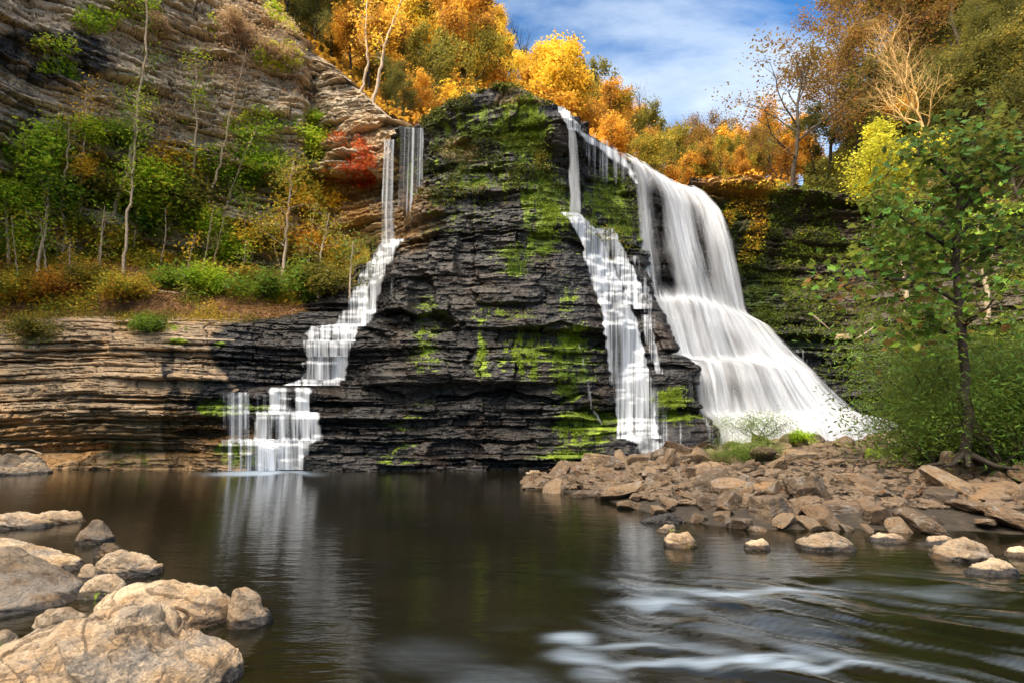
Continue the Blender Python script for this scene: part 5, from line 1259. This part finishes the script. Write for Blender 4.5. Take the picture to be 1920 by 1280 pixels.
# fine-leaved bushes round the young tree
for px, py, h, D, wd, where in [(1800,850,215,13.0,.75,'filling the space left of the young tree trunk'),(1850,850,250,12.6,1.0,'behind the young tree trunk'),(1930,860,250,12.0,1.0,'at the right edge behind the gravel bar'),(1815,845,270,14.0,.9,'tallest, behind the others round the young tree'),(1752,858,130,12.6,.95,'low in front, left of the young tree foot'),(1880,866,170,11.2,1.1,'low in front, right of the young tree foot'),(1755,845,135,14.0,.8,'lowest left one overhanging the gravel bar')]:
    shrub(px, py, h, 'willow', where, D=D, wide=wd, group='fine-leaved bushes round the young tree')
def roots(base):
    out = []; rg = np.random.RandomState(9)
    for a in np.linspace(0, 6.3, 10)[:-1]:
        d = np.array([math.cos(a), math.sin(a), 0]); L = .4 + .5 * rg.rand(); p = [np.array([0, 0, .22]) + d * .06]
        for k in range(7): p.append(p[-1] + d * L / 7 + np.array([rg.normal() * .02, rg.normal() * .02, -.05 if k < 4 else -.01]))
        out.append((np.array(p), np.linspace(.07, .02, 8)))
    return out
path_tree('young_tree', [(1815,872),(1812,840),(1820,760),(1803,660),(1795,580),(1789,500),(1798,420),(1800,330),(1806,290),(1812,275)], 11.4, 10.6, .105,
   'young broadleaf tree with big lobed leaves and exposed roots on the gravel bar', 'bark_dark', 'leaf_syc', 3000, .14, None, .42, (.6, 1.5), 34, 'tree', .24, 3, 'lobed', 
   limbs=[[(1793,565,11.0),(1740,532,10.8),(1660,520,10.5),(1600,528,10.3),(1552,548,10.1)],[(1795,470,11),(1740,440,10.8),(1680,400,10.6),(1640,410,10.4)],[(1800,400,10.9),(1850,340,10.6),(1900,300,10.3)],[(1798,520,11),(1860,470,10.8),(1930,440,10.5)],[(1800,360,10.8),(1750,300,10.6),(1715,290,10.5)],[(1803,640,11.2),(1750,610,11),(1690,600,10.8)],[(1790,450,11),(1730,480,11),(1650,480,10.8)]], r1=.35, extra=roots)
for pts, D, lb in [([(1852,600),(1850,540),(1838,480),(1832,400)], 15.0, 'pale thin trunk right of the young tree'), ([(1700,560),(1690,470),(1672,400)], 17.0, 'faint thin trunk in the dark left of the young tree')]:
    path_tree('sapling', pts, D, D, .07, lb, 'bark_pale', 'leaf_green', 900, .12, 'thin trunks in the dark thicket', .5, (.4, 1.2), 10, 'sapling', .3, 21)

# stump, driftwood
g = W(350, 548, float(dlook(np.array([350.]), np.array([545.]))[0]) - .05)
sgs = [(np.array([(0,0,-.2),(.02,0,.1),(-.02,0,.35),(-.10,0,.6),(-.12,0,.8),(-.10,0,.92)]) , np.array([.21,.18,.17,.14,.10,.02]))]
o = link('stump', tubes_mesh('stump', sgs, 12), M['bark_pale']); o.location = tuple(g); tag(o, 'pale broken tree stump on the leafy slope above the ledge', 'stump')
def log(pts, D, r, label, r2=.6):
    c = np.array([W(a, b, D) for a, b in pts]); ctr = c.mean(0); t = np.linspace(0, 1, 12)
    P = np.stack([np.interp(t, np.linspace(0, 1, len(c)), c[:, i]) for i in range(3)], -1) - ctr
    o = link('driftwood', tubes_mesh('driftwood', [(P, r * (1 - (1 - r2) * t))], 8), M['bark_pale']); o.location = tuple(ctr); tag(o, label, 'driftwood')
log([(300,633),(370,636),(440,638)], 21.0, .055, 'long straight log lying along the ledge top')
log([(344,632),(345,622),(344,612)], 21.2, .045, 'short pale post standing behind the long log')
log([(30,843),(55,842),(78,850)], 19.4, .04, 'bent stick lying on the rock pile below the ledge')
log([(1525,592),(1555,617)], 31.5, .06, 'thin dead branch leaning on the mossy slope right of the main falls', .4)
log([(1605,636),(1632,618),(1640,612)], 31.0, .05, 'dead branch beside the pale square block on the mossy shelf', .4)
for k_, (pp, lb_) in enumerate([([(150,470),(190,455),(215,430)], 'fallen pale branch resting across the slope near the tallest trunk'), ([(60,545),(110,530),(150,536)], 'fallen branch low on the left slope'), ([(250,555),(290,545),(335,550)], 'thin fallen trunk left of the broken stump'), ([(470,520),(500,500),(540,505)], 'fallen grey branch left of the lone sapling')]):
    log(pp, float(dlook(np.array([float(pp[1][0])]), np.array([float(pp[1][1])]))[0]) - .3, .05, lb_, .4)
log([(420,470+60),(436,545),(440,560)], 25.4, .04, 'short dead stick low on the leafy slope', .4)
bpy.context.view_layer.update()
print('trees', cnt)
# ------------------------------------------------------------------ camera, light, sky
cam = bpy.data.cameras.new('camera'); co = bpy.data.objects.new('camera', cam); COL.objects.link(co)
cam.sensor_width = 36; cam.lens = F / 1920 * 36; cam.clip_end = 3000; cam.clip_start = 0.05
co.location = (0, 0, EYE); co.rotation_euler = (pi / 2 + TH, 0, 0)
bpy.context.scene.camera = co
SUN_EL = radians(19); sdir = np.array([-0.74, -0.67])    # towards the sun, in plan
sv = np.array([sdir[0] * math.cos(SUN_EL), sdir[1] * math.cos(SUN_EL), math.sin(SUN_EL)]); sv /= np.linalg.norm(sv)
from mathutils import Vector
L = bpy.data.lights.new('sun', 'SUN'); L.energy = 4.2; L.angle = radians(0.6); L.color = (1.0, 0.80, 0.55)
lo = bpy.data.objects.new('sun', L); COL.objects.link(lo); lo.rotation_euler = Vector(sv).to_track_quat('Z', 'Y').to_euler()
N = NT('World', world=True); bpy.context.scene.world = N.m
sky = N.n('ShaderNodeTexSky', {'sky_type': 'NISHITA', 'sun_disc': False, 'sun_elevation': SUN_EL, 'sun_rotation': math.atan2(sv[0], sv[1])})
tc = N.t.nodes.new('ShaderNodeTexCoord')
sep = N.n('ShaderNodeSeparateXYZ', None, Vector=tc.outputs['Generated'])
zz = N.math('ADD', N.math('MAXIMUM', sep.outputs[2], 0.0), 0.22)
cx = N.math('DIVIDE', sep.outputs[0], zz); cy = N.math('DIVIDE', sep.outputs[1], zz)
cv = N.n('ShaderNodeCombineXYZ', None, X=cx, Y=cy, Z=0.3)
mp = N.n('ShaderNodeMapping', None, Vector=cv, Scale=(1.0, 1.5, 1), Rotation=(0, 0, radians(35)))
cn = N.noise(mp, 1.6, 9, 0.6, 0.35)
cm_ = N.ramp(cn, [(0.42, 0.0), (0.58, 0.5), (0.76, 0.95)])
skyc = N.mix(1.0, sky, (0.50, 1.08, 1.65), 'MULTIPLY')
# added key glow in the sky, high behind the camera, lighting the gorge
dt = N.math('ADD', N.math('MULTIPLY', sep.outputs[0], sv[0]), N.math('MULTIPLY', sep.outputs[1], sv[1]))
kd = unit(np.array([-.45, -.42, .79]))
dt = N.math('ADD', N.math('MULTIPLY', sep.outputs[0], kd[0]), N.math('ADD', N.math('MULTIPLY', sep.outputs[1], kd[1]), N.math('MULTIPLY', sep.outputs[2], kd[2])))
back = N.n('ShaderNodeMapRange', {'interpolation_type': 'SMOOTHSTEP'}, i0=dt, i1=0.60, i2=1.0).outputs[0]
cloud_keyc = N.mix(back, (6.2, 7.1, 8.1), (135.0, 118.0, 94.0))  # cloud colour, blending into the warm added key glow
cm2 = N.math('MAXIMUM', cm_, N.math('MULTIPLY', back, 0.8))
colr = N.mix(cm2, skyc, cloud_keyc)
bg = N.n('ShaderNodeBackground', None, Color=colr, Strength=0.12)
wo = N.t.nodes.new('ShaderNodeOutputWorld'); N.t.links.new(bg.outputs[0], wo.inputs[0])
sc = bpy.context.scene
sc.view_settings.view_transform = 'Standard'; sc.view_settings.look = 'None'; sc.view_settings.gamma = 1
sc.view_settings.exposure = 0.38
sc.render.engine = 'CYCLES'
sc.cycles.max_bounces = 6; sc.cycles.diffuse_bounces = 3; sc.cycles.glossy_bounces = 3; sc.cycles.transparent_max_bounces = 24; sc.cycles.transmission_bounces = 3
sc.cycles.use_denoising = True; sc.cycles.caustics_reflective = False; sc.cycles.caustics_refractive = False
sc.cycles.use_adaptive_sampling = True
